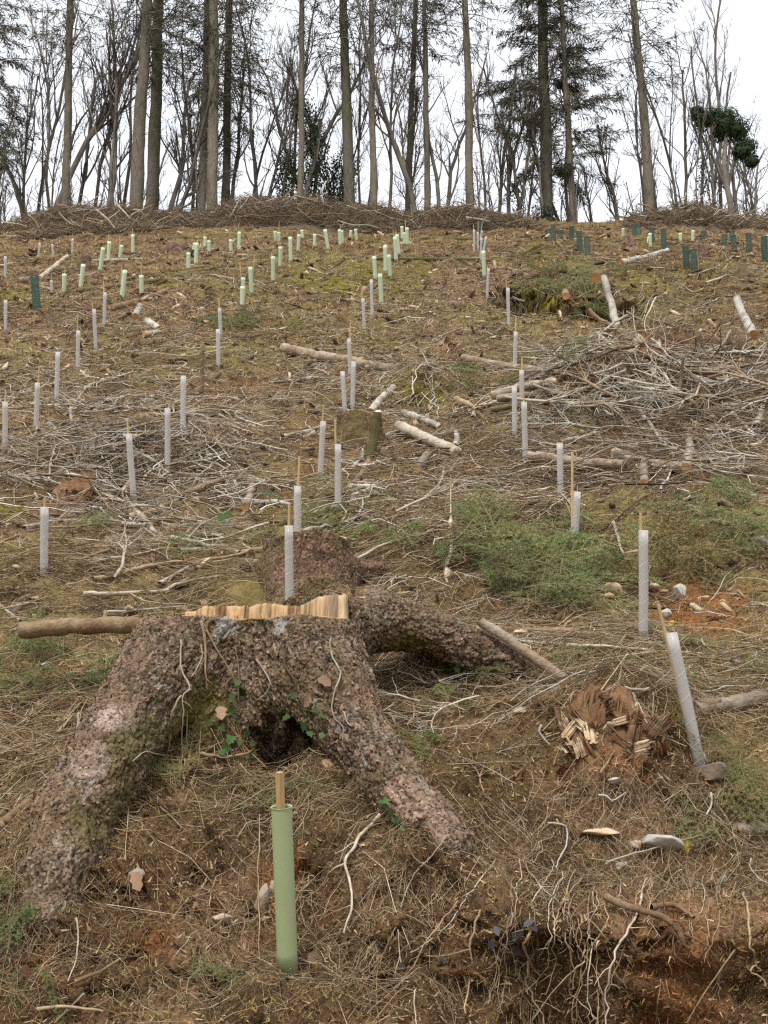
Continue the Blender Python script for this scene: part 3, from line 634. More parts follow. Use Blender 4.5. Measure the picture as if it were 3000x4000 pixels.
# ================================================================== TREE GUARDS
def frame_z(v):
    v = Vector([float(a) for a in v]).normalized(); return v.to_track_quat('Z', 'Y')
def ring_tube(R, seg=16, rows=(0, .5, 1), th=.003, flare=0.0, wob=0.0):
    """open hollow tube of unit length"""
    V = []; F_ = []
    rows = list(rows); n = len(rows)
    for side in (0, 1):
        for i, t in enumerate(rows):
            r = R - (th if side else 0) + (flare if i == n - 1 else 0)
            for k in range(seg):
                a = 2 * math.pi * k / seg; rr = r * (1 + wob * math.sin(3 * a + 9 * t))
                V.append((rr * math.cos(a), rr * math.sin(a), t))
    g = lambda s, i, k: s * n * seg + i * seg + k % seg
    for i in range(n - 1):
        for k in range(seg):
            F_.append((g(0, i, k), g(0, i, k + 1), g(0, i + 1, k + 1), g(0, i + 1, k)))
            F_.append((g(1, i, k + 1), g(1, i, k), g(1, i + 1, k), g(1, i + 1, k + 1)))
    for k in range(seg):
        F_.append((g(0, n - 1, k), g(0, n - 1, k + 1), g(1, n - 1, k + 1), g(1, n - 1, k)))
        F_.append((g(0, 0, k + 1), g(0, 0, k), g(1, 0, k), g(1, 0, k + 1)))
    return np.array(V), np.array(F_)
def helix(R, turns, w=.004):
    t = np.linspace(0, 1, 14 * turns); V = []
    for s in (0, 1):
        for tt in t:
            a = tt * turns * 2 * math.pi; V.append((R * math.cos(a), R * math.sin(a), min(1, max(0, tt + (s - .5) * .006))))
    n = len(t); i = np.arange(n - 1)
    return np.array(V), np.stack([i, i + 1, n + i + 1, n + i], 1)
def lattice(R):
    V, Q = [], []
    rings = 16; seg = 12
    def quad(a, b, c, d):
        k = len(V); V.extend([a, b, c, d]); Q.append((k, k + 1, k + 2, k + 3))
    pt = lambda a, z: (R * math.cos(a), R * math.sin(a), z)
    for i in range(rings + 1):
        z0 = i / rings * .985; z1 = z0 + .019
        for k in range(seg):
            a, b = 2 * math.pi * k / seg, 2 * math.pi * (k + 1) / seg; quad(pt(a, z0), pt(b, z0), pt(b, z1), pt(a, z1))
    for k in range(seg * 2):
        a = 2 * math.pi * (k + .5) / (seg * 2); quad(pt(a - .06, 0), pt(a + .06, 0), pt(a + .06, 1), pt(a - .06, 1))
    return np.array(V), np.array(Q)
rows9 = np.linspace(0, 1, 9)
GU = {}
V, Q = ring_tube(.0285, 14, rows9, .0015, 0, .03); GU['spiral'] = mesh_np('spiral_guard', V, [Q], M['spiral'], None, True)
V, Q = helix(.0292, 6); GU['seam'] = mesh_np('spiral_seam', V, [Q], M['seam'])
V, Q = ring_tube(.0395, 28, list(np.linspace(0, .985, 8)) + [.993, 1], .003, .003, .004); GU['green'] = mesh_np('tree_tube', V, [Q], M['green'], None, True)
V, Q = ring_tube(.045, 16, rows9, .003, .003, .01); GU['farg'] = mesh_np('far_tree_tube', V, [Q], M['farg'], None, True)
V, Q = lattice(.075); GU['mesh'] = mesh_np('mesh_guard', V, [Q], M['mesh'])
V, Q = ring_tube(.079, 16, (0, 1), .008); GU['rim'] = mesh_np('rim', V, [Q], M['mesh'], None, True)
V, Q, _ = tubes([[(0, 0, 0), (.001, 0, .3), (-.001, .001, .6), (0, 0, 1)]], [[.0105, .010, .0098, .009]], 7); GU['cane'] = mesh_np('cane', V, [Q, [list(range(21, 28))]] if False else [Q], M['cane'], None, True)
bm = bmesh.new(); bmesh.ops.create_cube(bm, size=1); bmesh.ops.scale(bm, vec=(.024, .024, 1), verts=bm.verts); bmesh.ops.translate(bm, vec=(0, 0, .5), verts=bm.verts)
me_ = bpy.data.meshes.new('stake'); bm.to_mesh(me_); bm.free(); me_.materials.append(M['stake']); GU['stake'] = me_
V, Q = ring_tube(.041, 20, (0, 1), .004); GU['gap_shade'] = mesh_np('gap_shade', V, [Q], M['gap_dark'], None, True)  # dark ring painted in for the shaded gap at the tube foot
LBL = {}
def guard(kind, xb, yb, xt, yt, cane=None, label=None, group=None, d=None, mat=None):
    base = at(xb, yb) if d is None else P(xb, yb, d)
    dd = depth(base); top = P(xt, yt, dd); ax = top - base; L = float(np.linalg.norm(ax))
    nm = {'spiral': 'spiral_tree_guard', 'green': 'tree_tube', 'farg': 'tree_tube', 'mesh': 'mesh_tree_guard'}[kind]
    root = thing(nm, label, 'tree guard', base, group); root.rotation_mode = 'QUATERNION'; root.rotation_quaternion = frame_z(ax)
    R = {'spiral': .0285, 'green': .0395, 'farg': .045, 'mesh': .075}[kind]
    sink = .03 if kind != 'green' else 0.0
    t = obj('guard_tube', GU[kind], root); t.scale = (1, 1, L + sink); t.location = (0, 0, -sink); t.rotation_euler = (0, 0, RNG.uniform(0, 6))
    if mat:
        me = GU[kind].copy(); me.materials.clear(); me.materials.append(mat); t.data = me
    if kind == 'spiral':
        s = obj('spiral_seam', GU['seam'], t)
    if kind == 'mesh':
        r = obj('rim', GU['rim'], root); r.scale = (1, 1, .02); r.location = (0, 0, L - .015)
    if kind == 'green':
        r = obj('gap_shade', GU['gap_shade'], root); r.scale = (.93, .93, .05); r.location = (0, 0, -.042)  # dark ring fills the open gap under the tube with shade
    if cane is not None:
        ct = P(cane[0], cane[1], dd + (.012 if kind == 'green' else 0.0)); v = ct - base
        side = -.4 if kind == 'spiral' else -.55
        b0 = np.array([(-.012 if kind == 'spiral' else (.09 if kind == 'mesh' else -.012)), .0, -.05])
        q = root.rotation_quaternion.inverted(); loc = q @ Vector([float(a) for a in v])
        c = obj('cane' if kind == 'spiral' else 'stake', GU['cane' if kind in ('spiral', 'farg') else 'stake'], root); dv = loc - Vector([float(a) for a in b0])
        c.location = Vector([float(a) for a in b0]); c.rotation_mode = 'QUATERNION'; c.rotation_quaternion = dv.to_track_quat('Z', 'Y'); c.scale = (1, 1, dv.length)
    return root

guard('green', 622, 2108, 608, 1742, (604, 1668), 'large sage green tree tube with wooden stake standing in the foreground')
NEAR = [  # spiral guards that stand out, with their own labels
 (1390, 1380, 1390, 1145, (1384, 1107), 'upright clear spiral guard with cane beside the orange soil patch'),
 (1512, 1655, 1450, 1368, (1421, 1303), 'leaning clear spiral guard beside the crumbling rotten stump'),
 (95, 1258, 96, 1095, (97, 1073), 'clear spiral guard at left edge in front of rust-red rotten wood'),
 (289, 1083, 278, 937, (275, 907), 'clear spiral guard tilted left at the edge of the pale branch pile'),
 (362, 1012, 362, 882, (366, 870), 'clear spiral guard standing in the middle of the pale branch pile'),
 (395, 936, 396, 812, None, 'clear spiral guard at the back of the pale branch pile'),
 (78, 926, 81, 827, (85, 790), 'clear spiral guard with cane left of the pale branch pile'),
 (11, 968, 11, 868, (12, 842), 'clear spiral guard at the far left edge halfway up'),
 (122, 866, 125, 760, None, 'clear spiral guard without cane above the left branch pile'),
 (168, 801, 169, 714, (168, 677), 'clear spiral guard with tall cane on the left slope'),
 (207, 755, 203, 668, (200, 653), 'clear spiral guard leaning slightly left below the sawn brown log'),
 (225, 706, 227, 632, (224, 607), 'clear spiral guard crossing the end of the sawn brown log'),
 (472, 793, 471, 711, None, 'lower of two overlapping clear spiral guards left of centre'),
 (477, 728, 474, 666, (473, 643), 'upper of two overlapping clear spiral guards left of centre'),
 (692, 1028, 698, 910, (699, 873), 'clear spiral guard left of the mossy mid-slope stump'),
 (730, 1106, 730, 960, (724, 905), 'clear spiral guard with tall cane below the mossy mid-slope stump'),
 (642, 1185, 643, 1050, (647, 985), 'clear spiral guard rising behind the second stump'),
 (625, 1330, 624, 1135, (625, 1090), 'clear spiral guard between the foreground stump and the second stump'),
 (745, 888, 740, 802, None, 'clear spiral guard without cane just above the mossy mid-slope stump'),
 (761, 888, 764, 781, None, 'clear spiral guard in front of the cut end of the long fallen log'),
 (757, 815, 754, 732, (757, 690), 'clear spiral guard behind the long fallen log'),
 (787, 714, 784, 645, (782, 622), 'clear spiral guard with cane above the long fallen log'),
 (804, 686, 802, 604, None, 'clear spiral guard beside the lowest green tube of the upper slope'),
 (1112, 802, 1114, 717, (1115, 683), 'clear spiral guard right of the splintered stump'),
 (1112, 945, 1111, 835, None, 'clear spiral guard left of the pair beside the stacked logs'),
 (1127, 880, 1127, 800, (1128, 770), 'clear spiral guard in front of the sawn log end right of centre'),
 (1135, 1006, 1132, 868, (1131, 842), 'clear spiral guard below the stacked logs right of centre'),
 (1211, 1076, 1209, 957, None, 'clear spiral guard without cane above the green fir boughs'),
 (1240, 1185, 1247, 1062, (1236, 978), 'crumpled clear spiral guard with tall cane among green fir boughs'),
 (1099, 707, 1097, 622, (1093, 605), 'clear spiral guard left of the mossy ditch'),
 (1052, 646, 1055, 580, (1053, 573), 'clear spiral guard below the cluster of canes right of centre'),
 (12, 715, 12, 648, None, 'clear spiral guard at the left edge beside the mossy patch'),
 (11, 600, 12, 554, None, 'small clear spiral guard at the left edge of the upper slope'),
 (82, 562, 86, 525, (86, 519), 'small clear spiral guard, second from left below the left brush pile'),
 (115, 556, 113, 528, (112, 518), 'small clear spiral guard, third from left below the left brush pile'),
 (156, 548, 157, 515, None, 'small clear spiral guard, fourth from left below the left brush pile'),
 (112, 629, 111, 606, (111, 590), 'short clear spiral guard beside the dark mesh guard on the left'),
 (1024, 546, 1024, 496, (1023, 484), 'leftmost clear guard in the tight cluster right of centre'),
 (1033, 542, 1032, 502, (1033, 478), 'second clear guard in the tight cluster right of centre'),
 (1036, 534, 1041, 499, (1042, 482), 'third clear guard in the tight cluster right of centre'),
 (1038, 563, 1040, 514, (1040, 500), 'lowest clear guard in the tight cluster right of centre'),
 (1043, 552, 1050, 511, None, 'rightmost leaning clear guard in the tight cluster right of centre'),
]
for xb, yb, xt, yt, cn, lb in NEAR: guard('spiral', xb, yb, xt, yt, cn, lb, 'clear spiral guards on the slope', d=(7.75 if yb == 1330 else None))
guard('spiral', 436, 852, 437, 744, None, 'dull brownish guard without cane left of centre', 'clear spiral guards on the slope', mat=M['tan'])
ORD = ['leftmost', 'second', 'third', 'fourth', 'fifth', 'sixth', 'seventh', 'eighth', 'ninth', 'tenth', 'eleventh', 'twelfth', 'thirteenth', 'fourteenth', 'fifteenth']
def row(kind, L, where, what, group):
    L = sorted(L, key=lambda t: t[0])
    for i, t in enumerate(L):
        lb = ('leftmost ' + what if i == 0 else ('rightmost ' + what if i == len(L) - 1 else ORD[i] + ' ' + what + ' from the left')) + ' ' + where
        guard(kind, *t[:4], t[4] if len(t) > 4 else None, lb, group)
G_ = 'pale green tree tubes on the upper slope'
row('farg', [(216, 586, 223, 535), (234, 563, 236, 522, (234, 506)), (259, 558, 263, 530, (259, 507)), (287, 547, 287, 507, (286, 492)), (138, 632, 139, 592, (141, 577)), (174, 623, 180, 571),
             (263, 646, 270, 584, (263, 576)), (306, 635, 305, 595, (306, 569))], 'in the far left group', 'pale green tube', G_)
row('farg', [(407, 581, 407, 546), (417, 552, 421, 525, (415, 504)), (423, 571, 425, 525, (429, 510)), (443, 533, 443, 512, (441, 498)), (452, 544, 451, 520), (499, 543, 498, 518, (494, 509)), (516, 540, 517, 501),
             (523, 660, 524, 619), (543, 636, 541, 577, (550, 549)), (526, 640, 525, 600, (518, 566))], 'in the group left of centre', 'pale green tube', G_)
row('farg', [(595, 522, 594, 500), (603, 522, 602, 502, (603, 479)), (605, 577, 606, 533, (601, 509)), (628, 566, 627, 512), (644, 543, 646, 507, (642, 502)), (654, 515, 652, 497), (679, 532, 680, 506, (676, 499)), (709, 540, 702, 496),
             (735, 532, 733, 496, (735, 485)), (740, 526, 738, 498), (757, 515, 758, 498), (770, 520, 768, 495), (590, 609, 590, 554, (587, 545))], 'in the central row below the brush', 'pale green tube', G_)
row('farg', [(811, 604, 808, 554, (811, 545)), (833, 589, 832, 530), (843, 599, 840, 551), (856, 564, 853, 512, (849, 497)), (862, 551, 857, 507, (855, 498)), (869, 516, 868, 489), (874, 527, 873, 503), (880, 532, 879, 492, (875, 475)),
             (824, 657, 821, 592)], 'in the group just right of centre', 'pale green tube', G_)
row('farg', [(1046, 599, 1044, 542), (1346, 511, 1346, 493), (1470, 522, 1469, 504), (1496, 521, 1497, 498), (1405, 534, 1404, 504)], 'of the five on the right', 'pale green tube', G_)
guard('mesh', 80, 669, 74, 596, (97, 667), 'single dark green mesh guard on the left slope', 'dark green mesh guards')
row('mesh', [(1185, 512, 1185, 496), (1195, 518, 1195, 486), (1210, 517, 1210, 498), (1235, 520, 1235, 489), (1253, 545, 1251, 500, (1246, 515)), (1270, 554, 1268, 513, (1262, 520))], 'in the group above the mossy mound', 'dark green mesh guard', 'dark green mesh guards')
row('mesh', [(1369, 514, 1370, 484), (1380, 506, 1380, 489), (1408, 523, 1408, 493, (1403, 503)), (1435, 541, 1433, 495), (1484, 579, 1480, 532), (1501, 586, 1498, 539, (1505, 542))], 'below the right brush heap', 'dark green mesh guard', 'dark green mesh guards')
row('mesh', [(1520, 516, 1520, 500), (1565, 531, 1565, 507), (1582, 522, 1581, 499), (1586, 539, 1584, 509), (1618, 546, 1617, 504), (1653, 566, 1650, 511, (1644, 520))], 'in the group at the right edge', 'dark green mesh guard', 'dark green mesh guards')
guard('mesh', 1036, 508, 1035, 481, None, 'lone dark green mesh guard behind the tight cluster of clear guards', 'dark green mesh guards')

# ================================================================== LOGS
def log(pts, rpx, label, mat='log', ends=('sawn', 'sawn'), lift=.6, group=None, dz=None, knots=0, cat='log', name='log', taper=.85, sub=18):
    """pts: foot pixels along the log (each laid on the ground) ; rpx radius in pixels at the first point"""
    if pts[0][0] > 850 and 830 < pts[0][1] < 1070: lift = max(lift, 1.8)
    q = [at(*p[:2]) if len(p) < 3 else P(*p) for p in pts]; r = rpx * depth(q[0]) / F
    q = [p + np.array([0, 0, r * lift]) if len(pp) < 3 else p for p, pp in zip(q, pts)]
    rng = np.random.default_rng(abs(hash((round(pts[0][0]), round(pts[0][1])))) % 9999)
    q = resample(q, sub); n = len(q)
    L = np.linalg.norm(q[-1] - q[0]); q[1:-1] += rng.normal(0, .004 + r * .06, (n - 2, 3)) * .6
    R = r * np.linspace(1, taper, n) * (1 + rng.normal(0, .03, n))
    root = thing(name, label, cat, q[0], group); q = q - q[0]
    V, Q, _ = tubes([q], [R], 14)
    V = V + (fbm3(V / (r * .7) + 3, 3, 4)[:, None] - .5) * r * .22 * np.sign(V - rep(q, 14))
    obj('bark', mesh_np('log_bark', V, [Q], M[mat], None, True), root)
    for e, i0 in ((0, 0), (1, (n - 1) * 14)):
        rim = V[i0:i0 + 14]; c = rim.mean(0); t = (q[1] - q[0]) if e == 0 else (q[-2] - q[-1]); t /= np.linalg.norm(t)
        bump = .0 if ends[e] == 'sawn' else .8 * r
        inn = c + (rim - c) * .55 - t * bump * rng.uniform(-.3, .7, (14, 1))
        VV = np.concatenate([rim - t * .0015, inn, [c - t * bump * .5]]); k = np.arange(14); k2 = (k + 1) % 14
        a, b = (np.stack([k, k2, 14 + k2, 14 + k], 1), np.stack([14 + k, 14 + k2, np.full(14, 28)], 1))
        if e == 0: a = a[:, ::-1]; b = b[:, ::-1]
        obj('cut_end' if ends[e] == 'sawn' else 'broken_end', mesh_np('log_end', VV, [a, b], M['sawn' if ends[e] == 'sawn' else 'rotpale' if ends[e] == 'broken' else mat]), root)
    for i in range(knots):
        j = rng.integers(2, n - 2); a = rng.uniform(0, math.pi); s = np.array([0, -.5 * math.cos(a), math.sin(a)]) + rng.normal(0, .2, 3); s /= np.linalg.norm(s)
        kk = [q[j] + s * r * .7, q[j] + s * r * 1.15, q[j] + s * r * rng.uniform(1.3, 2.0)]
        Vk, Qk, _ = tubes([kk], [[r * .32, r * .24, r * .16]], 7); Vk = np.concatenate([Vk, [kk[2]]]); 
        obj('knot', mesh_np('knot', Vk, [Qk, np.array([[14 + m, 14 + (m + 1) % 7, 21] for m in range(7)])], M[mat], None, True), root)
    return root
log([(45, 1362, 6.35), (180, 1352, 6.3), (328, 1352, 6.15)], 18, 'thick sawn log with knots butting the left flank of the foreground stump', 'brownlog', knots=5, taper=1.0)
log([(1030, 1368), (1150, 1372), (1258, 1372)], 11, 'brown sawn log lying level behind the right-hand root', 'brownlog', knots=2)
log([(1222, 1470, 6.3), (1130, 1405, 6.45), (1038, 1342, 6.55)], 13, 'short round pole propped diagonally over the right-hand root', 'log', lift=.5)
log([(1500, 1545), (1600, 1530), (1720, 1500)], 19, 'grey log entering from the right edge beside the leaning guard', 'log', ('bark', 'sawn'), knots=2, taper=1.1)
log([(612, 760), (700, 778), (785, 790)], 12, 'long fallen log with pale bark left of centre', 'log', ('broken', 'sawn'), knots=3)
log([(770, 793), (850, 804)], 12, 'short sawn log in line with the long fallen log', 'log', ('sawn', 'broken'))
log([(1195, 812), (1100, 800), (1000, 780)], 13, 'long log with orange sawn end right of centre', 'log', ('sawn', 'broken'))
log([(1325, 978, 12.0), (1400, 1000, 12.0), (1485, 1035)], 13, 'grey-brown log with splintered upper end in the right-hand brash', 'log', ('broken', 'sawn'))
log([(1065, 872), (1130, 852), (1205, 840)], 10, 'upper of the three stacked pale logs right of centre', 'pale', ('broken', 'sawn'))
log([(1075, 878), (1150, 868), (1225, 860)], 9, 'middle of the three stacked logs right of centre', 'log')
log([(1060, 897), (1150, 884), (1235, 876)], 7, 'lowest mossy log of the three stacked logs right of centre', 'mosslog')
log([(1140, 1005), (1240, 1018), (1350, 1025)], 12, 'long grey log half buried in brash behind a clear guard', 'log', ('bark', 'bark'))
log([(1392, 1062), (1393, 1005)], 10, 'short log pointing downhill in the right-hand brash', 'log')
log([(1484, 1032), (1492, 985), (1488, 960)], 11, 'short upright log among the right-hand brash', 'log')
log([(800, 895), (825, 865), (852, 843)], 9, 'pale barked log with a bend above the mossy mid-slope stump', 'white', ('sawn', 'sawn'))
log([(872, 906), (910, 918), (952, 938)], 8, 'white barked short log right of the mossy mid-slope stump', 'white')
log([(860, 940), (920, 968), (990, 1000)], 12, 'stout pale log among chips right of the mossy mid-slope stump', 'pale', ('broken', 'broken'))
log([(795, 1000, 12.2), (808, 945, 12.3), (816, 890, 12.35)], 11, 'mossy broken stub standing right of the mid-slope stump', 'mosslog', ('bark', 'broken'))
log([(750, 1062), (785, 1020), (798, 995)], 7, 'brown pole leaning below the mossy stub', 'tan')
log([(240, 672), (300, 655), (358, 634)], 8, 'sawn brown log on the upper left slope', 'brownlog', ('broken', 'sawn'))
log([(40, 612), (85, 606)], 8, 'short sawn log beside the dark mesh guard on the left', 'log')
log([(85, 605), (110, 585), (145, 556)], 6, 'pale pole running uphill on the upper left slope', 'pale')
log([(296, 635), (302, 628)], 8, 'stubby log with round orange sawn face on the upper left slope', 'brownlog')
log([(318, 700), (345, 716)], 9, 'short white log with orange sawn face on the left slope', 'white')
log([(292, 688), (302, 665)], 8, 'white barked short log below the sawn brown log', 'white')
log([(310, 726), (345, 722)], 7, 'cream split log lying below the short white log', 'pale')
log([(1332, 712, 20.3), (1322, 660, 21.2), (1303, 597, 21.6)], 9, 'tall white barked pole leaning in the ditch', 'white', taper=.8)
log([(1627, 722, 18.5), (1605, 680, 19), (1591, 641, 19.3)], 10, 'white barked pole leaning at the right edge of the ditch', 'white', taper=.8)
log([(1340, 572), (1390, 562), (1442, 546)], 8, 'pale log with orange sawn end above the ditch', 'white')
log([(167, 632), (330, 610), (420, 590), (505, 575)], 6, 'long mossy log lying across the upper left slope', 'mosslog', ('bark', 'bark'))
log([(812, 562), (920, 563), (1035, 563)], 5, 'long thin mossy log right of the green tubes', 'mosslog', ('bark', 'bark'))
log([(918, 517), (1000, 520), (1040, 520)], 5, 'mossy pole below the central brush heap', 'mosslog', ('bark', 'bark'))
log([(200, 566), (255, 564), (310, 562)], 4, 'straight white pole among the far left green tubes', 'white')
log([(1288, 600, 23.2), (1290, 590, 24.2)], 11, 'log with round pale sawn end facing downhill above the ditch', 'mosslog', ('sawn', 'sawn'))
log([(1222, 640, 20.8), (1221, 630, 21.6)], 8, 'small sawn log end in the shadowed mossy ditch', 'brownlog', ('sawn', 'sawn'))
log([(565, 492), (564, 465), (563, 437)], 5, 'pale snapped post standing against the central brush heap', 'pale', ('bark', 'broken'), lift=0)
log([(1530, 498, 40.2), (1480, 506, 40.2), (1440, 512, 39.5)], 5, 'long straight log lying on the right brush heap', 'log', ('bark', 'bark'))
log([(528, 1100), (540, 1075), (545, 1055)], 10, 'short brown log end among the pale branches left of centre', 'log')
log([(900, 1030), (915, 1010), (925, 995)], 10, 'short upright log in the brash below the stout pale log', 'log')
log([(1610, 1755, 5.3), (1680, 1800, 5.3)], 18, 'dark broken log at the lower right edge', 'brownlog', ('broken', 'sawn'))
log([(1590, 1795, 5.15), (1690, 1790, 5.2)], 16, 'rotting log stub under the dark log at right edge', 'log', ('broken', 'sawn'))
log([(0, 1785, 5.0), (45, 1750, 5.05), (75, 1725, 5.1)], 14, 'buried brown root end at the left edge beside the big root', 'brownlog', ('bark', 'bark'), lift=0)

# ================================================================== BRANCHES
def drape(pts, off): 
    out = []
    for p in pts:
        if len(p) == 3: out.append(P(*p)); continue
        g = at(p[0], p[1], True); out.append(P(p[0], p[1], depth(g) - off))
    return out
def branch(pts, rpx, label, mat='pale', twigs=3, name='branch', cat='branch', group=None, off=None, taper=.45, seed=None, tw=.5):
    rng = np.random.default_rng(seed if seed is not None else int(pts[0][0] * 7 + pts[0][1] * 13))
    q = drape(pts, .05); d = depth(q[0]); r = rpx * d / F
    q = [p + np.array([0, 0, r * .8]) for p in q]
    n = max(10, 4 * len(pts)); q = resample(q, n); L = np.linalg.norm(np.diff(q, axis=0), axis=1).sum()
    w = np.cumsum(rng.normal(0, 1, (n, 3)), 0); w -= np.linspace(0, 1, n)[:, None] * w[-1]; q = q + w * L * (.009 if name == 'root_strand' else .0045)
    R = r * np.linspace(1, taper, n) * (1 + rng.normal(0, .06, n))
    o0 = q[0].copy(); q = q - o0
    V, Q, c0 = tubes([q], [R], 7); Vs, Qs = [V], [Q]
    for i in range(twigs):
        j = int(rng.integers(n // 5, n - 1)); t = q[min(j + 1, n - 1)] - q[j - 1]; t /= np.linalg.norm(t) + 1e-9
        s = np.cross(t, rng.normal(0, 1, 3)); s /= np.linalg.norm(s); s[2] = abs(s[2]) * .6
        dv = t * rng.uniform(.4, 1.0) + s; dv /= np.linalg.norm(dv); l = L * rng.uniform(.12, .38) * tw * 2 * .7
        k = [q[j] + dv * l * u + np.array([0, 0, -.10 * l * u * u]) + rng.normal(0, .03 * l, 3) for u in (0, .3, .6, 1)]; k[0] = q[j]
        a = max(R[j] * .5, .0016); V2, Q2, c = tubes([k], [[a, a * .8, a * .6, a * .35]], 5)
        Qs.append(Q2 + c0); Vs.append(V2); c0 += c
    me = mesh_np(name, np.concatenate(Vs), [np.concatenate(Qs)], M[mat], None, True)
    o = obj(name, me); o.location = Vector([float(v) for v in o0]); return tag(o, label, cat, group)
A_ = lambda L: [(x / 3, 829.5 + y / 3) for x, y in L]
B_ = lambda L: [(553 + x / 3, 829.5 + y / 3) for x, y in L]
D_ = lambda L: [(1106 + x / 3, 774 + y / 3) for x, y in L]
E_ = lambda L: [(1106 + x / 3, 442.4 + y / 3) for x, y in L]
G1 = lambda L: [(x / 3, 1216.6 + y / 3) for x, y in L]
G2 = lambda L: [(553 + x / 3, 1216.6 + y / 3) for x, y in L]
G3 = lambda L: [(1106 + x / 3, 1216.6 + y / 3) for x, y in L]
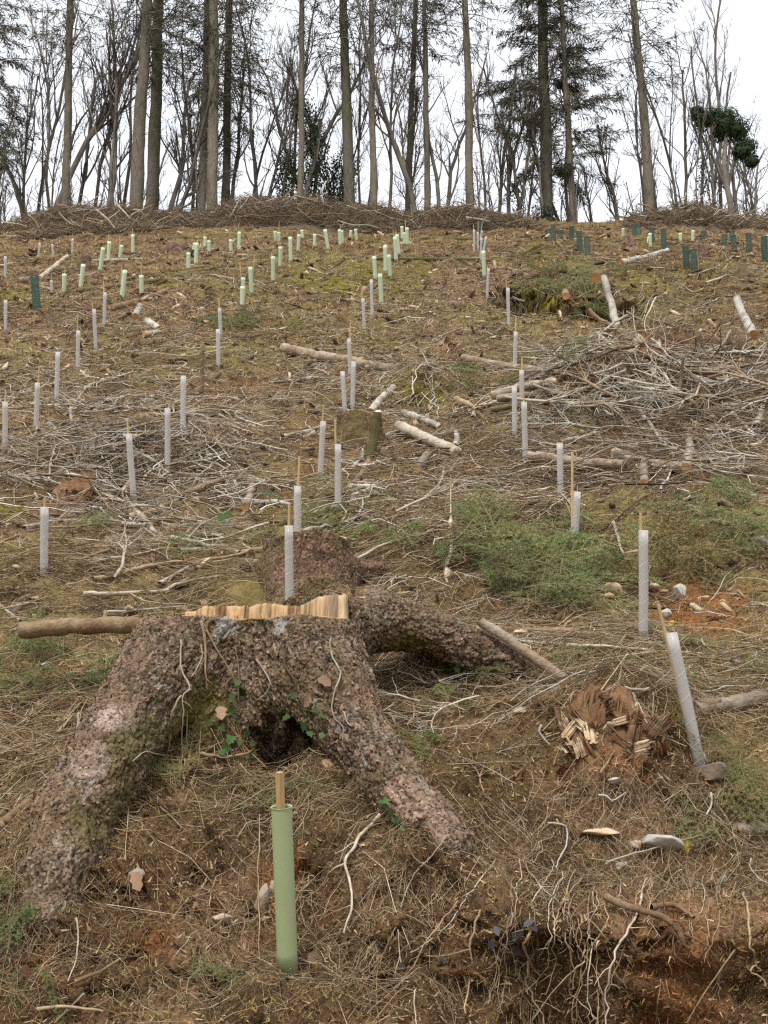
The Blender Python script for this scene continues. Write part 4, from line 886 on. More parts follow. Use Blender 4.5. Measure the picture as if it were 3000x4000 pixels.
BR = [
 (A_([(860, 445), (970, 490), (1050, 550), (1120, 610), (1280, 620), (1350, 650)]), 3.8, 'white', 'forked white branch right of the guard tilted in the left pile'),
 (A_([(1120, 612), (1060, 600), (1045, 640)]), 3.5, 'white', 'short white fork stub at the foot of the left pile'),
 (A_([(290, 600), (500, 605), (720, 625), (840, 610), (1020, 550)]), 2.4, 'pale', 'long thin pale branch sweeping across the left pile'),
 (A_([(1190, 195), (1330, 225), (1400, 265), (1530, 360)]), 3, 'white', 'white branch arching from the rear guard of the left pile'),
 (A_([(1420, 205), (1550, 270), (1650, 320)]), 2.4, 'white', 'thin white branch right of the arching white branch'),
 (A_([(1330, 475), (1480, 458)]), 3.6, 'white', 'short stout white branch end at the right of the left pile'),
 (A_([(530, 460), (700, 440), (830, 440)]), 3, 'white', 'straight white branch left of the tilted guard'),
 (A_([(150, 945), (280, 905), (450, 890), (660, 905)]), 5.5, 'white', 'thick white branch lying behind the left edge guard'),
 (A_([(850, 665), (820, 710), (830, 790), (910, 870), (1020, 970), (1170, 1030), (1330, 1060), (1550, 1110)]), 6, 'pale', 'large curved grey branch running down to the second stump'),
 (A_([(520, 690), (650, 720), (820, 780)]), 5, 'pale', 'pale side limb joining the large curved grey branch'),
 (A_([(470, 655), (700, 690), (1000, 690)]), 2.5, 'white', 'thin straight white branch below the left pile'),
 (A_([(1490, 610), (1520, 640), (1535, 690), (1500, 710)]), 4, 'white', 'crooked white branch stub left of the clear guards by the second stump'),
 (A_([(1350, 710), (1490, 690), (1590, 680)]), 4, 'white', 'level white branch above the short brown log end'),
 (A_([(1170, 745), (1300, 690), (1480, 625)]), 8, 'tan', 'brown pole pointing uphill left of the short brown log end'),
 (A_([(830, 880), (1000, 840), (1150, 770)]), 7, 'tan', 'stout brown stick crossing the large curved grey branch'),
 (A_([(1050, 905), (1200, 935), (1400, 985), (1490, 985), (1620, 1075)]), 3.2, 'pale', 'slim pale branch right of the large curved grey branch'),
 (A_([(600, 1270), (850, 1225), (1080, 1190), (1250, 1180), (1500, 1140), (1650, 1080)]), 5, 'tan', 'long tan branch lying level left of the second stump'),
 (A_([(1030, 1300), (1150, 1230), (1280, 1160)]), 4, 'white', 'white cut stick lying over the long tan branch'),
 (A_([(470, 160), (468, 210), (465, 260)]), 4.5, 'white', 'upright white stub above the left pile'),
 (A_([(250, 410), (380, 360), (470, 290)]), 5, 'pale', 'pale thick branch at the upper left of the left pile'),
 (A_([(680, 490), (900, 478), (1100, 460)]), 2.5, 'pale', 'pale branch behind the tilted guard in the left pile'),
 (A_([(370, 1000), (480, 1090), (640, 1260)]), 2.4, 'dark', 'dark bent twig right of the left edge guard'),
 (A_([(0, 1045), (100, 1000), (250, 965), (400, 985)]), 2.2, 'tan', 'thin tan stem behind the foot of the left edge guard'),
 (A_([(30, 590), (200, 520), (330, 400)]), 2, 'pale', 'thin pale twig at the left end of the left pile'),
 (A_([(310, 640), (330, 480), (360, 380)]), 2.2, 'pale', 'upright pale twig inside the left pile'),
 (A_([(540, 420), (700, 412), (810, 400)]), 4, 'white', 'middle white branch of the left pile'),
 (A_([(410, 405), (520, 385), (620, 380)]), 3.5, 'white', 'short white branch at the back of the left pile'),
 (A_([(750, 350), (900, 350), (1030, 350), (1110, 385), (1240, 440)]), 4, 'white', 'long white branch crossing behind two guards in the left pile'),
 (A_([(170, 395), (230, 320), (240, 270), (215, 255)]), 2.5, 'pale', 'curled pale twig at the foot of a guard left of the pile'),
 (A_([(60, 455), (180, 470), (300, 455)]), 5, 'tan', 'split tan stick at the left end of the pile'),
 (A_([(790, 925), (900, 930), (970, 915)]), 5, 'white', 'short white branch under the large curved grey branch'),
 (A_([(540, 50), (600, 10), (660, -20)]), 3.5, 'pale', 'pale stick near the foot of the tall cane on the left'),
 (G1([(545, 215), (700, 205), (1000, 185), (1130, 140), (1300, 110), (1500, 75)]), 5, 'pale', 'long pale branch with slanting cut end left of the stumps'),
 (G1([(665, 330), (850, 315), (1200, 285)]), 2.6, 'white', 'white stick lying behind the thick sawn log'),
 (G1([(0, 285), (60, 330), (130, 380)]), 4, 'white', 'white crooked branch at the left edge above the sawn log'),
 (G1([(45, 300), (180, 265), (310, 275)]), 2.6, 'white', 'white twig above the left end of the sawn log'),
 (G1([(255, 680), (340, 600), (420, 520)]), 2.4, 'white', 'white twig among fir sprigs below the sawn log'),
 (G1([(665, 645), (740, 610), (810, 545)]), 3.6, 'pale', 'pale root piece beside the left flank of the big stump'),
 (G1([(370, 1110), (420, 1060), (475, 990)]), 4, 'tan', 'broken stick at the left flank of the big root'),
 (B_([(0, 790), (130, 780), (230, 800)]), 6, 'white', 'thick white branch end left of two clear guards'),
 (B_([(300, 965), (440, 930), (640, 875), (690, 750)]), 3.5, 'white', 'bent white branch right of the second stump'),
 (B_([(545, 1050), (700, 1030), (850, 970), (1010, 900), (1290, 780), (1650, 680)]), 3, 'tan', 'very long brown branch slanting over the fir boughs'),
 (B_([(620, 1180), (760, 1090), (950, 1030), (1110, 1000), (1210, 1025), (1400, 985), (1590, 965)]), 3, 'pale', 'long kinked pale branch over the fir boughs'),
 (B_([(1270, 790), (1300, 900), (1290, 1030), (1260, 1180), (1240, 1310)]), 4.6, 'pale', 'pale branch running straight downhill over the fir boughs'),
 (B_([(620, 675), (740, 680), (830, 680), (980, 700)]), 4.6, 'white', 'level white branch below the mossy stub'),
 (B_([(620, 730), (740, 680), (800, 620)]), 3, 'pale', 'slanting pale stick below the mossy stub'),
 (B_([(100, 100), (290, 65), (400, 80), (510, 150)]), 2.5, 'pale', 'arched pale twig left of the mossy mid-slope stump'),
 (B_([(1220, 545), (1200, 650), (1150, 730)]), 2.5, 'pale', 'thin pale twig hanging in the brash right of centre'),
 (B_([(1130, 840), (1230, 890), (1310, 930)]), 2.5, 'white', 'thin white twig crossing the downhill pale branch'),
 (B_([(1460, 1020), (1560, 1160), (1650, 1220)]), 3, 'white', 'angled white twig over the green fir boughs'),
 (B_([(1300, 120), (1370, 150), (1430, 185)]), 7, 'tan', 'short tan pole with cut end right of the mossy hump'),
 (B_([(1430, 185), (1500, 240), (1650, 260)]), 3.4, 'tan', 'tan branch continuing right of the short tan pole'),
 (B_([(1000, 205), (1170, 215), (1330, 245)]), 3, 'tan', 'brown twig above the white barked short log'),
 (B_([(1410, 230), (1440, 170), (1560, 120), (1650, 105)]), 5, 'pale', 'pale kinked branch leading to the stacked logs'),
 (B_([(630, 560), (690, 470), (680, 390)]), 4, 'white', 'small white upright stick below the mossy mid-slope stump'),
 (B_([(1290, 430), (1305, 380), (1290, 330)]), 8, 'white', 'fat white upright stub right of the stout pale log'),
 (B_([(170, 350), (300, 320), (420, 285)]), 5, 'pale', 'pale branch left of the guard by the mossy stump'),
 (D_([(320, 555), (420, 530), (520, 500), (600, 485)]), 5, 'white', 'white branch touching the guard without cane on the right'),
 (D_([(820, 350), (900, 440), (980, 560), (1050, 650)]), 4, 'white', 'straight white branch pointing down to the splintered log'),
 (D_([(890, 60), (930, 150), (920, 250), (850, 340)]), 5, 'white', 'curved white branch in the right-hand tangle'),
 (D_([(960, 85), (1010, 160), (1060, 290)]), 4, 'white', 'white branch beside the dark upright snag'),
 (D_([(900, 15), (1050, 40), (1210, 65)]), 4, 'pale', 'level pale branch above the dark upright snag'),
 (D_([(910, 385), (1050, 380), (1200, 355), (1300, 330)]), 4, 'pale', 'level pale branch under the dark upright snag'),
 (D_([(860, 345), (960, 310), (1060, 280)]), 4.5, 'mosslog', 'mossy branch at the foot of the dark upright snag'),
 (D_([(1390, 310), (1500, 440), (1620, 570)]), 4.5, 'pale', 'straight pale branch running down at the right edge'),
 (D_([(960, 890), (1030, 790), (1120, 640), (1190, 500)]), 2.6, 'white', 'thin white rod standing in the right-hand brash'),
 (D_([(965, 890), (1130, 800), (1300, 670), (1480, 540), (1650, 470)]), 2.6, 'dark', 'long dark rod slanting up to the right edge'),
 (D_([(1200, 690), (1330, 730), (1500, 750)]), 3, 'white', 'level white branch right of the short upright log'),
 (D_([(1340, 855), (1500, 880), (1659, 915)]), 3.5, 'white', 'white branch reaching the right edge above the fir boughs'),
 (D_([(1180, 990), (1290, 1050), (1400, 1090)]), 4, 'white', 'white branch on the right-hand fir boughs'),
 (D_([(460, 1200), (650, 1070), (830, 930), (960, 860)]), 2.2, 'dark', 'dark rod slanting from the crumpled guard'),
 (D_([(660, 1070), (690, 1150), (710, 1250), (760, 1320)]), 3.6, 'pale', 'pale twig hanging down left of the guard by the orange soil'),
 (D_([(1000, 960), (1150, 910), (1330, 850)]), 3, 'pale', 'pale branch left of the white branch at the right edge'),
 (D_([(480, 250), (560, 190), (640, 120), (720, 20)]), 2.4, 'white', 'thin white twig right of the stacked logs'),
 (D_([(650, 385), (600, 340), (590, 270), (640, 275)]), 3, 'white', 'hooked white twig right of the stacked logs'),
 (D_([(1590, 460), (1610, 380), (1640, 290)]), 8, 'white', 'stout white branch at the right edge of the brash'),
 ([(a, b, 18.6) for a, b in E_([(490, 690), (560, 750), (660, 800), (720, 850), (760, 870)])], 5, 'tan', 'crooked grey branch emerging from the ditch'),
 (E_([(560, 855), (620, 920), (690, 965)]), 5, 'pale', 'short pale branch below the ditch'),
 (E_([(1290, 1000), (1340, 940), (1390, 890)]), 3, 'white', 'white stick standing in the tangle below the ditch'),
 ([(a, b, 18.4) for a, b in E_([(740, 700), (830, 750), (900, 800)])], 2.4, 'white', 'thin white branch below the leaning white pole'),
 (E_([(1150, 470), (1300, 440), (1440, 335)]), 2.2, 'pale', 'pale stick lying below two mesh guards'),
 (E_([(1255, 512), (1350, 480), (1430, 450)]), 2.6, 'pale', 'pale branch above the right end of the ditch'),
 (E_([(0, 610), (60, 630), (130, 640)]), 3, 'white', 'white branch at the left lip of the ditch'),
 (E_([(545, 840), (620, 845), (690, 885)]), 3, 'white', 'forked white twig below the ditch'),
 (G3([(-120, 470), (0, 490), (240, 525), (450, 535), (880, 575)]), 5, 'pale', 'long pale branch lying level right of the propped pole'),
 (G3([(720, 815), (900, 815), (1130, 760), (1260, 855), (1450, 830), (1659, 815)]), 3, 'pale', 'thin wavy pale branch behind the leaning guard'),
 (G3([(800, 500), (920, 600), (1060, 720)]), 2.6, 'tan', 'tan twig left of the leaning guard'),
 (G3([(190, 1060), (180, 1110), (245, 1185)]), 2.8, 'white', 'bleached root claw left of the rotten stump'),
 (G3([(780, 850), (830, 980), (940, 1100), (1050, 1140)]), 2.6, 'pale', 'curved pale root over the rotten stump'),
 (G3([(570, 1370), (720, 1180), (860, 1030), (910, 1010), (910, 840)]), 2, 'tan', 'thin hooked stem across the rotten stump'),
 (G3([(1240, 1235), (1260, 1290)]), 2.6, 'white', 'short white root at the foot of the leaning guard'),
 (G2([(1140, 715), (1180, 760), (1225, 800)]), 4, 'pale', 'short pale stick end under the right-hand root'),
 (G2([(0, 1110), (60, 1125), (130, 1120), (240, 1075)]), 2.6, 'tan', 'thin stick in front of the hollow under the big stump'),
 (G1([(1310, 1250), (1360, 1270), (1480, 1275), (1600, 1240), (1659, 1200)]), 4, 'tan', 'curved tan stick lying below the hollow under the big stump'),
 (G1([(505, 970), (500, 1130), (540, 1210), (650, 1300), (760, 1390), (870, 1490)]), 2.6, 'pale', 'slender grey vine trailing down the left root'),
 (G2([(865, 235), (850, 300), (820, 390)]), 4, 'tan', 'broken stick leaning between the stump and right-hand root'),
 (G2([(440, 170), (600, 160), (700, 130), (900, 115), (1000, 150), (1040, 190), (1130, 200)]), 3, 'tan', 'bent tan branch lying behind the right side of the big stump'),
]
for pts, r, mt, lb in BR: branch(pts, r * 1.2, lb, mt, twigs=int(RNG.integers(1, 5)))
# two upright dark snags in the right-hand tangle
_d = depth(at(1463, 874))
branch([(1463, 874, _d), (1473, 824, _d + .1), (1476, 777, _d + .1)], 6, 'dark upright snag in the right-hand tangle', 'dark', 1, 'snag', 'snag')
branch([(1545, 886, _d), (1520, 860, _d + .2), (1500, 825, _d + .3), (1486, 800, _d + .4)], 5, 'dark leaning snag right of the upright snag', 'dark', 1, 'snag', 'snag')

# vines and dry stems hanging on the face of the big stump
bpy.context.view_layer.update()
_dg = bpy.context.evaluated_depsgraph_get()
def hit(px, py):
    o = Vector((0, 0, EZ)); d = Vector([float(v) for v in (P(px, py, 1.0) - np.array([0, 0, EZ]))]).normalized()
    ok, loc, nor, _, ob, _ = S.ray_cast(_dg, o, d)
    return (np.array(loc), np.array(nor)) if ok else (at(px, py), np.array([0, -.5, .86]))
def on_face(pts, off=.02): 
    out = []
    for p in pts:
        l, n = hit(*p); out.append((p[0], p[1], depth(l) - off))
    return out
VINES = [
 (G2([(480, 490), (480, 600), (540, 700), (490, 850), (490, 990), (550, 1050), (560, 1150)]), 2.2, 'pale', 'thin pale vine hanging down the front root'),
 (G2([(195, 580), (190, 680), (260, 800), (220, 930)]), 3.2, 'dark', 'dark ivy stem on the front of the big stump'),
 (G1([(1300, 385), (1325, 500), (1330, 700), (1340, 820)]), 3.6, 'tan', 'thick tan vine stem on the stump above the left root'),
 (G1([(1320, 400), (1420, 580), (1515, 750)]), 2.6, 'tan', 'dry stick resting across the face of the big stump'),
 (G1([(1300, 530), (1310, 610), (1240, 740)]), 1.8, 'pale', 'short pale rootlet on the left of the stump face'),
 (G1([(1170, 500), (1160, 650), (1220, 790), (1180, 850), (1170, 1000), (1160, 1200), (1150, 1400)]), 2, 'pale', 'long pale rootlet dangling right of the left root'),
 (G1([(1200, 870), (1215, 1000), (1205, 1180), (1195, 1330)]), 2, 'pale', 'second long rootlet dangling right of the left root'),
 (G1([(1170, 860), (1100, 980), (1080, 1200), (1060, 1240), (950, 1220), (860, 1290)]), 2.2, 'pale', 'forked pale rootlet curling onto the left root'),
 (G1([(1525, 540), (1550, 700), (1545, 880)]), 1.8, 'tan', 'thin stem on the stump above the hollow'),
 (G2([(0, 630), (80, 760), (70, 830), (10, 890)]), 1.8, 'pale', 'crooked pale rootlet above the hollow'),
 (G2([(570, 965), (590, 1030), (620, 1060)]), 1.6, 'pale', 'short rootlet on the lower front root'),
]
for pts, r, mt, lb in VINES: branch(on_face(pts), r, lb, mt, 2, 'vine', 'vine', tw=.25)

# ------------------------------------------------- many loose branches, each its own object
def dead_branch(seed, curve=.15, side=7, r=.006, mat='pale', K=12):
    rng = np.random.default_rng(seed); s = np.linspace(0, 1, K)
    q = np.stack([s, curve * rng.normal(0, 1) * s * (1 - s) * 2 + np.cumsum(rng.normal(0, .016, K)), np.cumsum(rng.normal(0, .008, K))], 1); q -= q.mean(0) * [1, 0, 0]
    polys = [q]; rads = [r * np.linspace(1, .3, K)]
    def twig(p, dr, l, rr, lev):
        kk = [p]
        for i in range(4):
            dr = dr + rng.normal(0, .22, 3) * [1, 1, .5]; dr /= np.linalg.norm(dr); kk.append(kk[-1] + dr * l / 4)
        polys.append(resample(kk, K)); rads.append(rr * np.linspace(1, .35, K))
        if lev: 
            for _ in range(int(rng.integers(1, 4))):
                twig(kk[int(rng.integers(1, 4))], dr + rng.normal(0, .7, 3) * [1, 1, .4], l * .5, rr * .6, lev - 1)
    for i in range(side):
        j = int(rng.integers(2, K - 1)); a = rng.choice([-1, 1]) * rng.uniform(.4, 1.1)
        twig(q[j], np.array([math.cos(a), math.sin(a), rng.uniform(-.05, .3)]), rng.uniform(.15, .5) * (1 - s[j] * .6), max(r * .5 * (1 - .5 * s[j]), .0015), 1)
    V, Q, _ = tubes(polys, rads, 4)
    return mesh_np('dead_branch', V, [Q], M[mat], None, True)
DB = {m: [dead_branch(100 + 7 * i + j, .1 + .05 * i, 5 + 2 * i, .0075 + .0022 * i, m, 8) for i in range(4)] for j, m in enumerate(('white', 'pale', 'tan', 'dark'))}
def lay(o, p, th, lift, roll, sc):
    e = .25; gx = float(Hb(p[0] + e, p[1]) - Hb(p[0] - e, p[1])) / (2 * e); gy = float(Hb(p[0], p[1] + e) - Hb(p[0], p[1] - e)) / (2 * e)
    gx, gy = np.clip([gx, gy], -1.2, 1.2)
    n = Vector((-gx, -gy, 1)).normalized(); t = Vector((math.cos(th), math.sin(th), gx * math.cos(th) + gy * math.sin(th))).normalized()
    b = n.cross(t); m = Matrix((t, b, n)).transposed().to_4x4() @ Matrix.Rotation(roll, 4, 'X')
    o.matrix_world = Matrix.Translation(Vector((float(p[0]), float(p[1]), float(H(p[0], p[1])) + lift))) @ m @ Matrix.Scale(sc, 4)
REG = [ # x0,x1,y0,y1,count,(weights white,pale,tan,dark),size range,label,group
 (0, 560, 880, 1060, 62, (3, 4, 2, 0), (.5, 1.3), 'bare branch lying in the pale branch pile on the left', 'loose branches of the pale pile on the left'),
 (0, 620, 1060, 1260, 34, (2, 3, 4, 1), (.4, 1.1), 'dry branch lying between the left branch pile and the sawn log', 'loose branches above the sawn log'),
 (1150, 1659, 730, 900, 66, (5, 4, 2, 1), (.9, 2.2), 'bare branch in the tangle of brash below the ditch', 'loose branches below the ditch'),
 (1150, 1659, 900, 1080, 52, (2, 4, 4, 1), (.5, 1.3), 'bare branch in the brash around the splintered log', 'loose branches around the splintered log'),
 (780, 1160, 900, 1140, 36, (2, 3, 5, 1), (.4, 1.1), 'dry branch in the brash right of the mossy mid-slope stump', 'loose branches right of the mossy stump'),
 (560, 1060, 620, 880, 20, (2, 3, 4, 2), (.5, 1.2), 'scattered dry branch around the long fallen log', 'loose branches by the long fallen log'),
 (20, 560, 560, 860, 24, (2, 3, 4, 2), (.5, 1.3), 'scattered dry branch on the upper left slope', 'loose branches on the upper left slope'),
 (1080, 1659, 1400, 1620, 22, (1, 2, 5, 2), (.25, .6), 'thin dry branch around the rotten stump on the right', 'loose branches around the rotten stump'),
 (820, 1200, 1470, 1700, 16, (1, 2, 5, 1), (.2, .5), 'thin dry branch right of the front root', 'loose branches right of the front root'),
]
_rg = np.random.default_rng(77)
for x0, x1, y0, y1, cnt, wt, (s0, s1), lb, gp in REG:
    wt = np.array(wt, float) / sum(wt)
    for i in range(cnt):
        m = ('white', 'pale', 'tan', 'dark')[int(_rg.choice(4, p=wt))]
        o = obj('dead_branch', DB[m][int(_rg.integers(4))]); cw = {'white': 'bleached white ', 'pale': 'pale grey ', 'tan': 'tan ', 'dark': 'dark brown '}[m]; tag(o, cw + lb, 'branch', cw + gp)
        p = at(_rg.uniform(x0, x1), _rg.uniform(y0, y1))
        lay(o, p, _rg.normal(0, .55) + (math.pi if _rg.random() < .5 else 0), _rg.uniform(.03, .12) + (.15 * _rg.random() if x0 == 1150 else 0), _rg.normal(0, .35), _rg.uniform(s0, s1))

# roots and dry stems hanging over the bank at the lower right
K2 = lambda L: [(553 + x / 3, 1659 + y / 3) for x, y in L]
K3 = lambda L: [(1106 + x / 3, 1659 + y / 3) for x, y in L]
HANG = [K3([(505, 790), (510, 1000), (480, 1250), (410, 1500), (395, 1690)]), K3([(545, 780), (560, 930), (540, 1100), (530, 1300), (560, 1690)]), K3([(870, 720), (760, 930), (680, 1130), (620, 1400), (610, 1690)]),
 K3([(885, 725), (780, 930), (705, 1130), (640, 1330), (600, 1500)]), K3([(370, 800), (360, 1100), (390, 1400), (400, 1500), (490, 1570), (520, 1690)]), K3([(140, 860), (100, 1000), (80, 1200), (120, 1350), (150, 1550), (210, 1690)]),
 K3([(70, 600), (135, 760), (130, 850), (95, 960), (95, 1090)]), K3([(1160, 840), (1170, 1000), (1190, 1150)]), K3([(1500, 810), (1530, 950), (1540, 1150), (1570, 1280), (1560, 1330), (1640, 1420)]),
 K3([(430, 980), (450, 1090), (430, 1180), (450, 1260)]), K3([(520, 800), (530, 1200), (520, 1500), (545, 1690)]), K3([(260, 690), (120, 770), (60, 900), (0, 1050)]), K3([(480, 860), (370, 1000), (350, 1080), (370, 1290), (395, 1400)]),
 K3([(600, 870), (570, 1000), (500, 1180), (440, 1450), (400, 1690)]), K3([(470, 1250), (300, 1400), (130, 1640)]), K3([(150, 1510), (230, 1530), (310, 1580)]), K3([(960, 1370), (950, 1500), (930, 1690)]), K3([(1000, 1380), (1020, 1500)]),
 K2([(1240, 440), (1130, 580), (1050, 660), (970, 820), (940, 910)]), K2([(760, 930), (880, 910), (990, 1030)]), K2([(890, 920), (1010, 980), (1110, 1030)]), K2([(900, 1040), (860, 1150), (740, 1330), (600, 1530)]), K2([(920, 1050), (930, 1180), (900, 1340)]),
 K2([(1460, 920), (1400, 1150), (1390, 1380), (1360, 1600)]), K2([(1480, 1010), (1530, 1200), (1560, 1450), (1600, 1600)]), K2([(850, 1180), (800, 1250), (780, 1450), (800, 1690)]), K2([(1030, 1450), (1040, 1690)]), K2([(1150, 1380), (1240, 1470), (1290, 1690)]),
 K2([(1060, 640), (1000, 760), (950, 860)]), K2([(1390, 1180), (1250, 1220), (1100, 1220)]), K2([(1560, 580), (1440, 720), (1330, 880), (1200, 1060), (1000, 1200)]), K2([(980, 500), (1050, 600), (1180, 670)]), K2([(1300, 860), (1160, 1080), (1000, 1330), (720, 1600)])]
for i, pts in enumerate(HANG):
    branch(on_face([(a, min(b, 2240)) for a, b in pts], .03), (2.3 if i in (2, 8, 5, 23) else 1.35) + .25 * (i % 3), 'pale dry root strand hanging over the earth bank at lower right', ('tan', 'tan', 'pale', 'tan')[i % 4], 4, 'root_strand', 'root', 'root strands over the earth bank', taper=.6, tw=.2)
branch(on_face(K3([(1440, 1180), (1300, 1380), (1130, 1660)]), .04), 2.4, 'straight reddish bramble stem slanting across the earth bank', 'brownlog', 0, 'bramble', 'stem')
branch(on_face(K3([(620, 860), (760, 930), (900, 980), (1010, 1020), (1080, 1090), (1110, 1160)]), .05), 9, 'thick gnarled root bridging the top of the earth bank', 'brownlog', 3, 'exposed_root', 'root', taper=.6)
branch(on_face(K3([(900, 920), (1050, 900), (1180, 990)]), .05), 8, 'short gnarled root end right of the bridging root', 'brownlog', 1, 'exposed_root', 'root')
branch(K2([(800, 310), (740, 380), (650, 520), (590, 620), (620, 830), (600, 960), (570, 1080)]), 4.2, 'forked grey root on the slope right of the sage green tube', 'pale', 2, 'exposed_root', 'root')
branch(K2([(590, 620), (520, 650), (470, 690)]), 2.6, 'side fork of the grey root right of the sage green tube', 'pale', 1, 'exposed_root', 'root')
branch(K2([(30, 300), (45, 520), (30, 700), (38, 1000), (25, 1250)]), 1.6, 'long thin stem hanging left of the sage green tube', 'tan', 0, 'dry_stem', 'stem')
branch([(283, 1700), (275, 1800), (272, 1860)], 1.6, 'thin straw hanging on the left root', 'tan', 0, 'dry_stem', 'stem')
branch([(x / 3, 1659 + y / 3) for x, y in [(490, 980), (505, 1120), (490, 1250), (440, 1390)]], 2.2, 'pale bent straw at the lower left', 'pale', 0, 'dry_stem', 'stem')
branch([(x / 3, 1659 + y / 3) for x, y in [(545, 1470), (470, 1550), (350, 1660)]], 2.4, 'pale stick at the bottom left corner area', 'pale', 1, 'dry_stem', 'stem')
branch([(x / 3, 1659 + y / 3) for x, y in [(480, 1400), (620, 1350), (780, 1250)]], 6, 'red-brown root piece lying in the orange soil at lower left', 'brownlog', 0, 'exposed_root', 'root')
branch([(x / 3, 1659 + y / 3) for x, y in [(240, 1575), (420, 1560), (670, 1590)]], 5, 'split brown stick at the bottom left', 'tan', 0, 'dry_stem', 'stem')
branch(K3([(235, 365), (320, 370), (360, 410), (350, 500), (300, 600), (290, 665)]), 2.6, 'white hooked root on the chip-strewn slope', 'white', 0, 'exposed_root', 'root')
branch(K3([(610, 635), (800, 560), (1000, 490), (1270, 420)]), 2.6, 'long pale twig lying over the flat stones', 'pale', 0, 'dry_stem', 'stem')
branch(K3([(380, 310), (480, 350), (640, 440), (760, 540)]), 2, 'tan twig left of the flat stones', 'tan', 0, 'dry_stem', 'stem')
branch(K3([(1290, 170), (1295, 240), (1260, 310)]), 2.8, 'white bent root near the right-hand fir bough', 'white', 0, 'exposed_root', 'root')
branch(K3([(1550, 590), (1545, 650), (1600, 720), (1659, 750)]), 2.2, 'white looped root at the right edge', 'white', 0, 'exposed_root', 'root')
branch(K3([(560, 180), (610, 185), (655, 215), (735, 165)]), 2.4, 'small white root fork on the reddish litter', 'white', 0, 'exposed_root', 'root')

# ================================================================== STONES
def stone(px, py, w, h, label, col=None, seed=0, flat=.55, d=None):
    rng = np.random.default_rng(seed + int(px)); p = at(px, py + h * .4, True) if d is None else P(px, py, d); k = depth(p) / F
    bm = bmesh.new()
    for i in range(16):
        v = rng.normal(0, 1, 3); v /= np.linalg.norm(v); bm.verts.new((v[0] * w * .58 * k * rng.uniform(.8, 1.1), v[1] * w * .45 * k, v[2] * h * .62 * k * rng.uniform(.85, 1.1)))
    bmesh.ops.convex_hull(bm, input=bm.verts); 
    for v in [v for v in bm.verts if not v.link_faces]: bm.verts.remove(v)
    bmesh.ops.bevel(bm, geom=bm.edges[:], offset=w * k * .02, segments=1, affect='EDGES')
    me = bpy.data.meshes.new('stone'); bm.to_mesh(me); bm.free(); me.materials.append(M[col or 'stone'])
    o = obj('stone', me); o.location = Vector([float(v) for v in p + np.array([0, 0, h * k * .25])]); o.rotation_euler = (rng.normal(-.2, .1), rng.normal(0, .1), rng.normal(0, .2))
    return tag(o, label, 'stone', 'stones on the slope')
M['slate'] = amat('grey_stone', (.42, .40, .345), .8, .2, 14, .4, 40, rnd=.15)
M['brownstone'] = amat('brown_stone', (.17, .125, .09), .9, .3, 14, .6, 40, second=(.25, .2, .15), sscale=5)
M['cream'] = amat('cream_stone', (.62, .52, .36), .85, .25, 14, .5, 40, second=(.45, .24, .10), sscale=5)
for a in [(1322, 1272, 58, 36, 'large cream and orange angular stone left of the upright guard', 'cream'), (1275, 1268, 40, 20, 'flat pale stone half hidden by fir boughs', 'cream'), (1471, 1273, 34, 28, 'light grey jagged stone on the orange soil', 'slate'),
          (1437, 1322, 34, 22, 'pale flat stone behind the bent cane of the leaning guard', 'slate'), (1130, 1532, 38, 20, 'pale stone on the slope right of the front root', 'stone'), (1545, 1665, 100, 36, 'large brown boulder at the foot of the leaning guard', 'brownstone'),
          (566, 1935, 30, 56, 'tall pale stone left of the sage green tube', 'stone'), (588, 1915, 18, 34, 'small pale stone touching the sage green tube', 'stone'), (575, 1982, 20, 14, 'small cream stone left of the tube foot', 'cream'),
          (482, 1985, 50, 24, 'grey slab stone under the moss left of the tube', 'stone'), (1300, 1797, 78, 20, 'flat cream stone on the chip-strewn slope', 'cream'), (1430, 1815, 86, 34, 'broad pale green-grey slab on the chip-strewn slope', 'slate'),
          (1374, 1822, 30, 20, 'pinkish stone beside the broad slab', 'stone'), (1350, 1868, 46, 30, 'rounded pinkish stone below the flat stones', 'stone'), (1564, 1898, 32, 24, 'light grey block near the right edge', 'slate'),
          (1420, 2036, 38, 24, 'grey stone set in the earth bank', 'slate'), (1205, 2000, 28, 16, 'pink stone at the lip of the bank', 'stone'), (1640, 1165, 40, 26, 'white stone at the right edge among fir boughs', 'slate'),
          (1520, 1290, 26, 12, 'small white stone right of the jagged stone', 'cream'), (1560, 1300, 22, 10, 'small flat white stone near right edge', 'cream'), (1580, 1272, 20, 10, 'tiny white stone above the flat white stone', 'slate'), (1130, 1362, 34, 14, 'pale stone under the brown sawn log', 'cream'),
          (1455, 1360, 18, 10, 'small pale stone right of the leaning guard top', 'slate'), (294, 1885, 36, 26, 'pinkish curled bark slab right of the left root', 'stone'), (1330, 1685, 40, 14, 'flat grey stone below the rotten stump', 'slate')]:
    stone(*a)

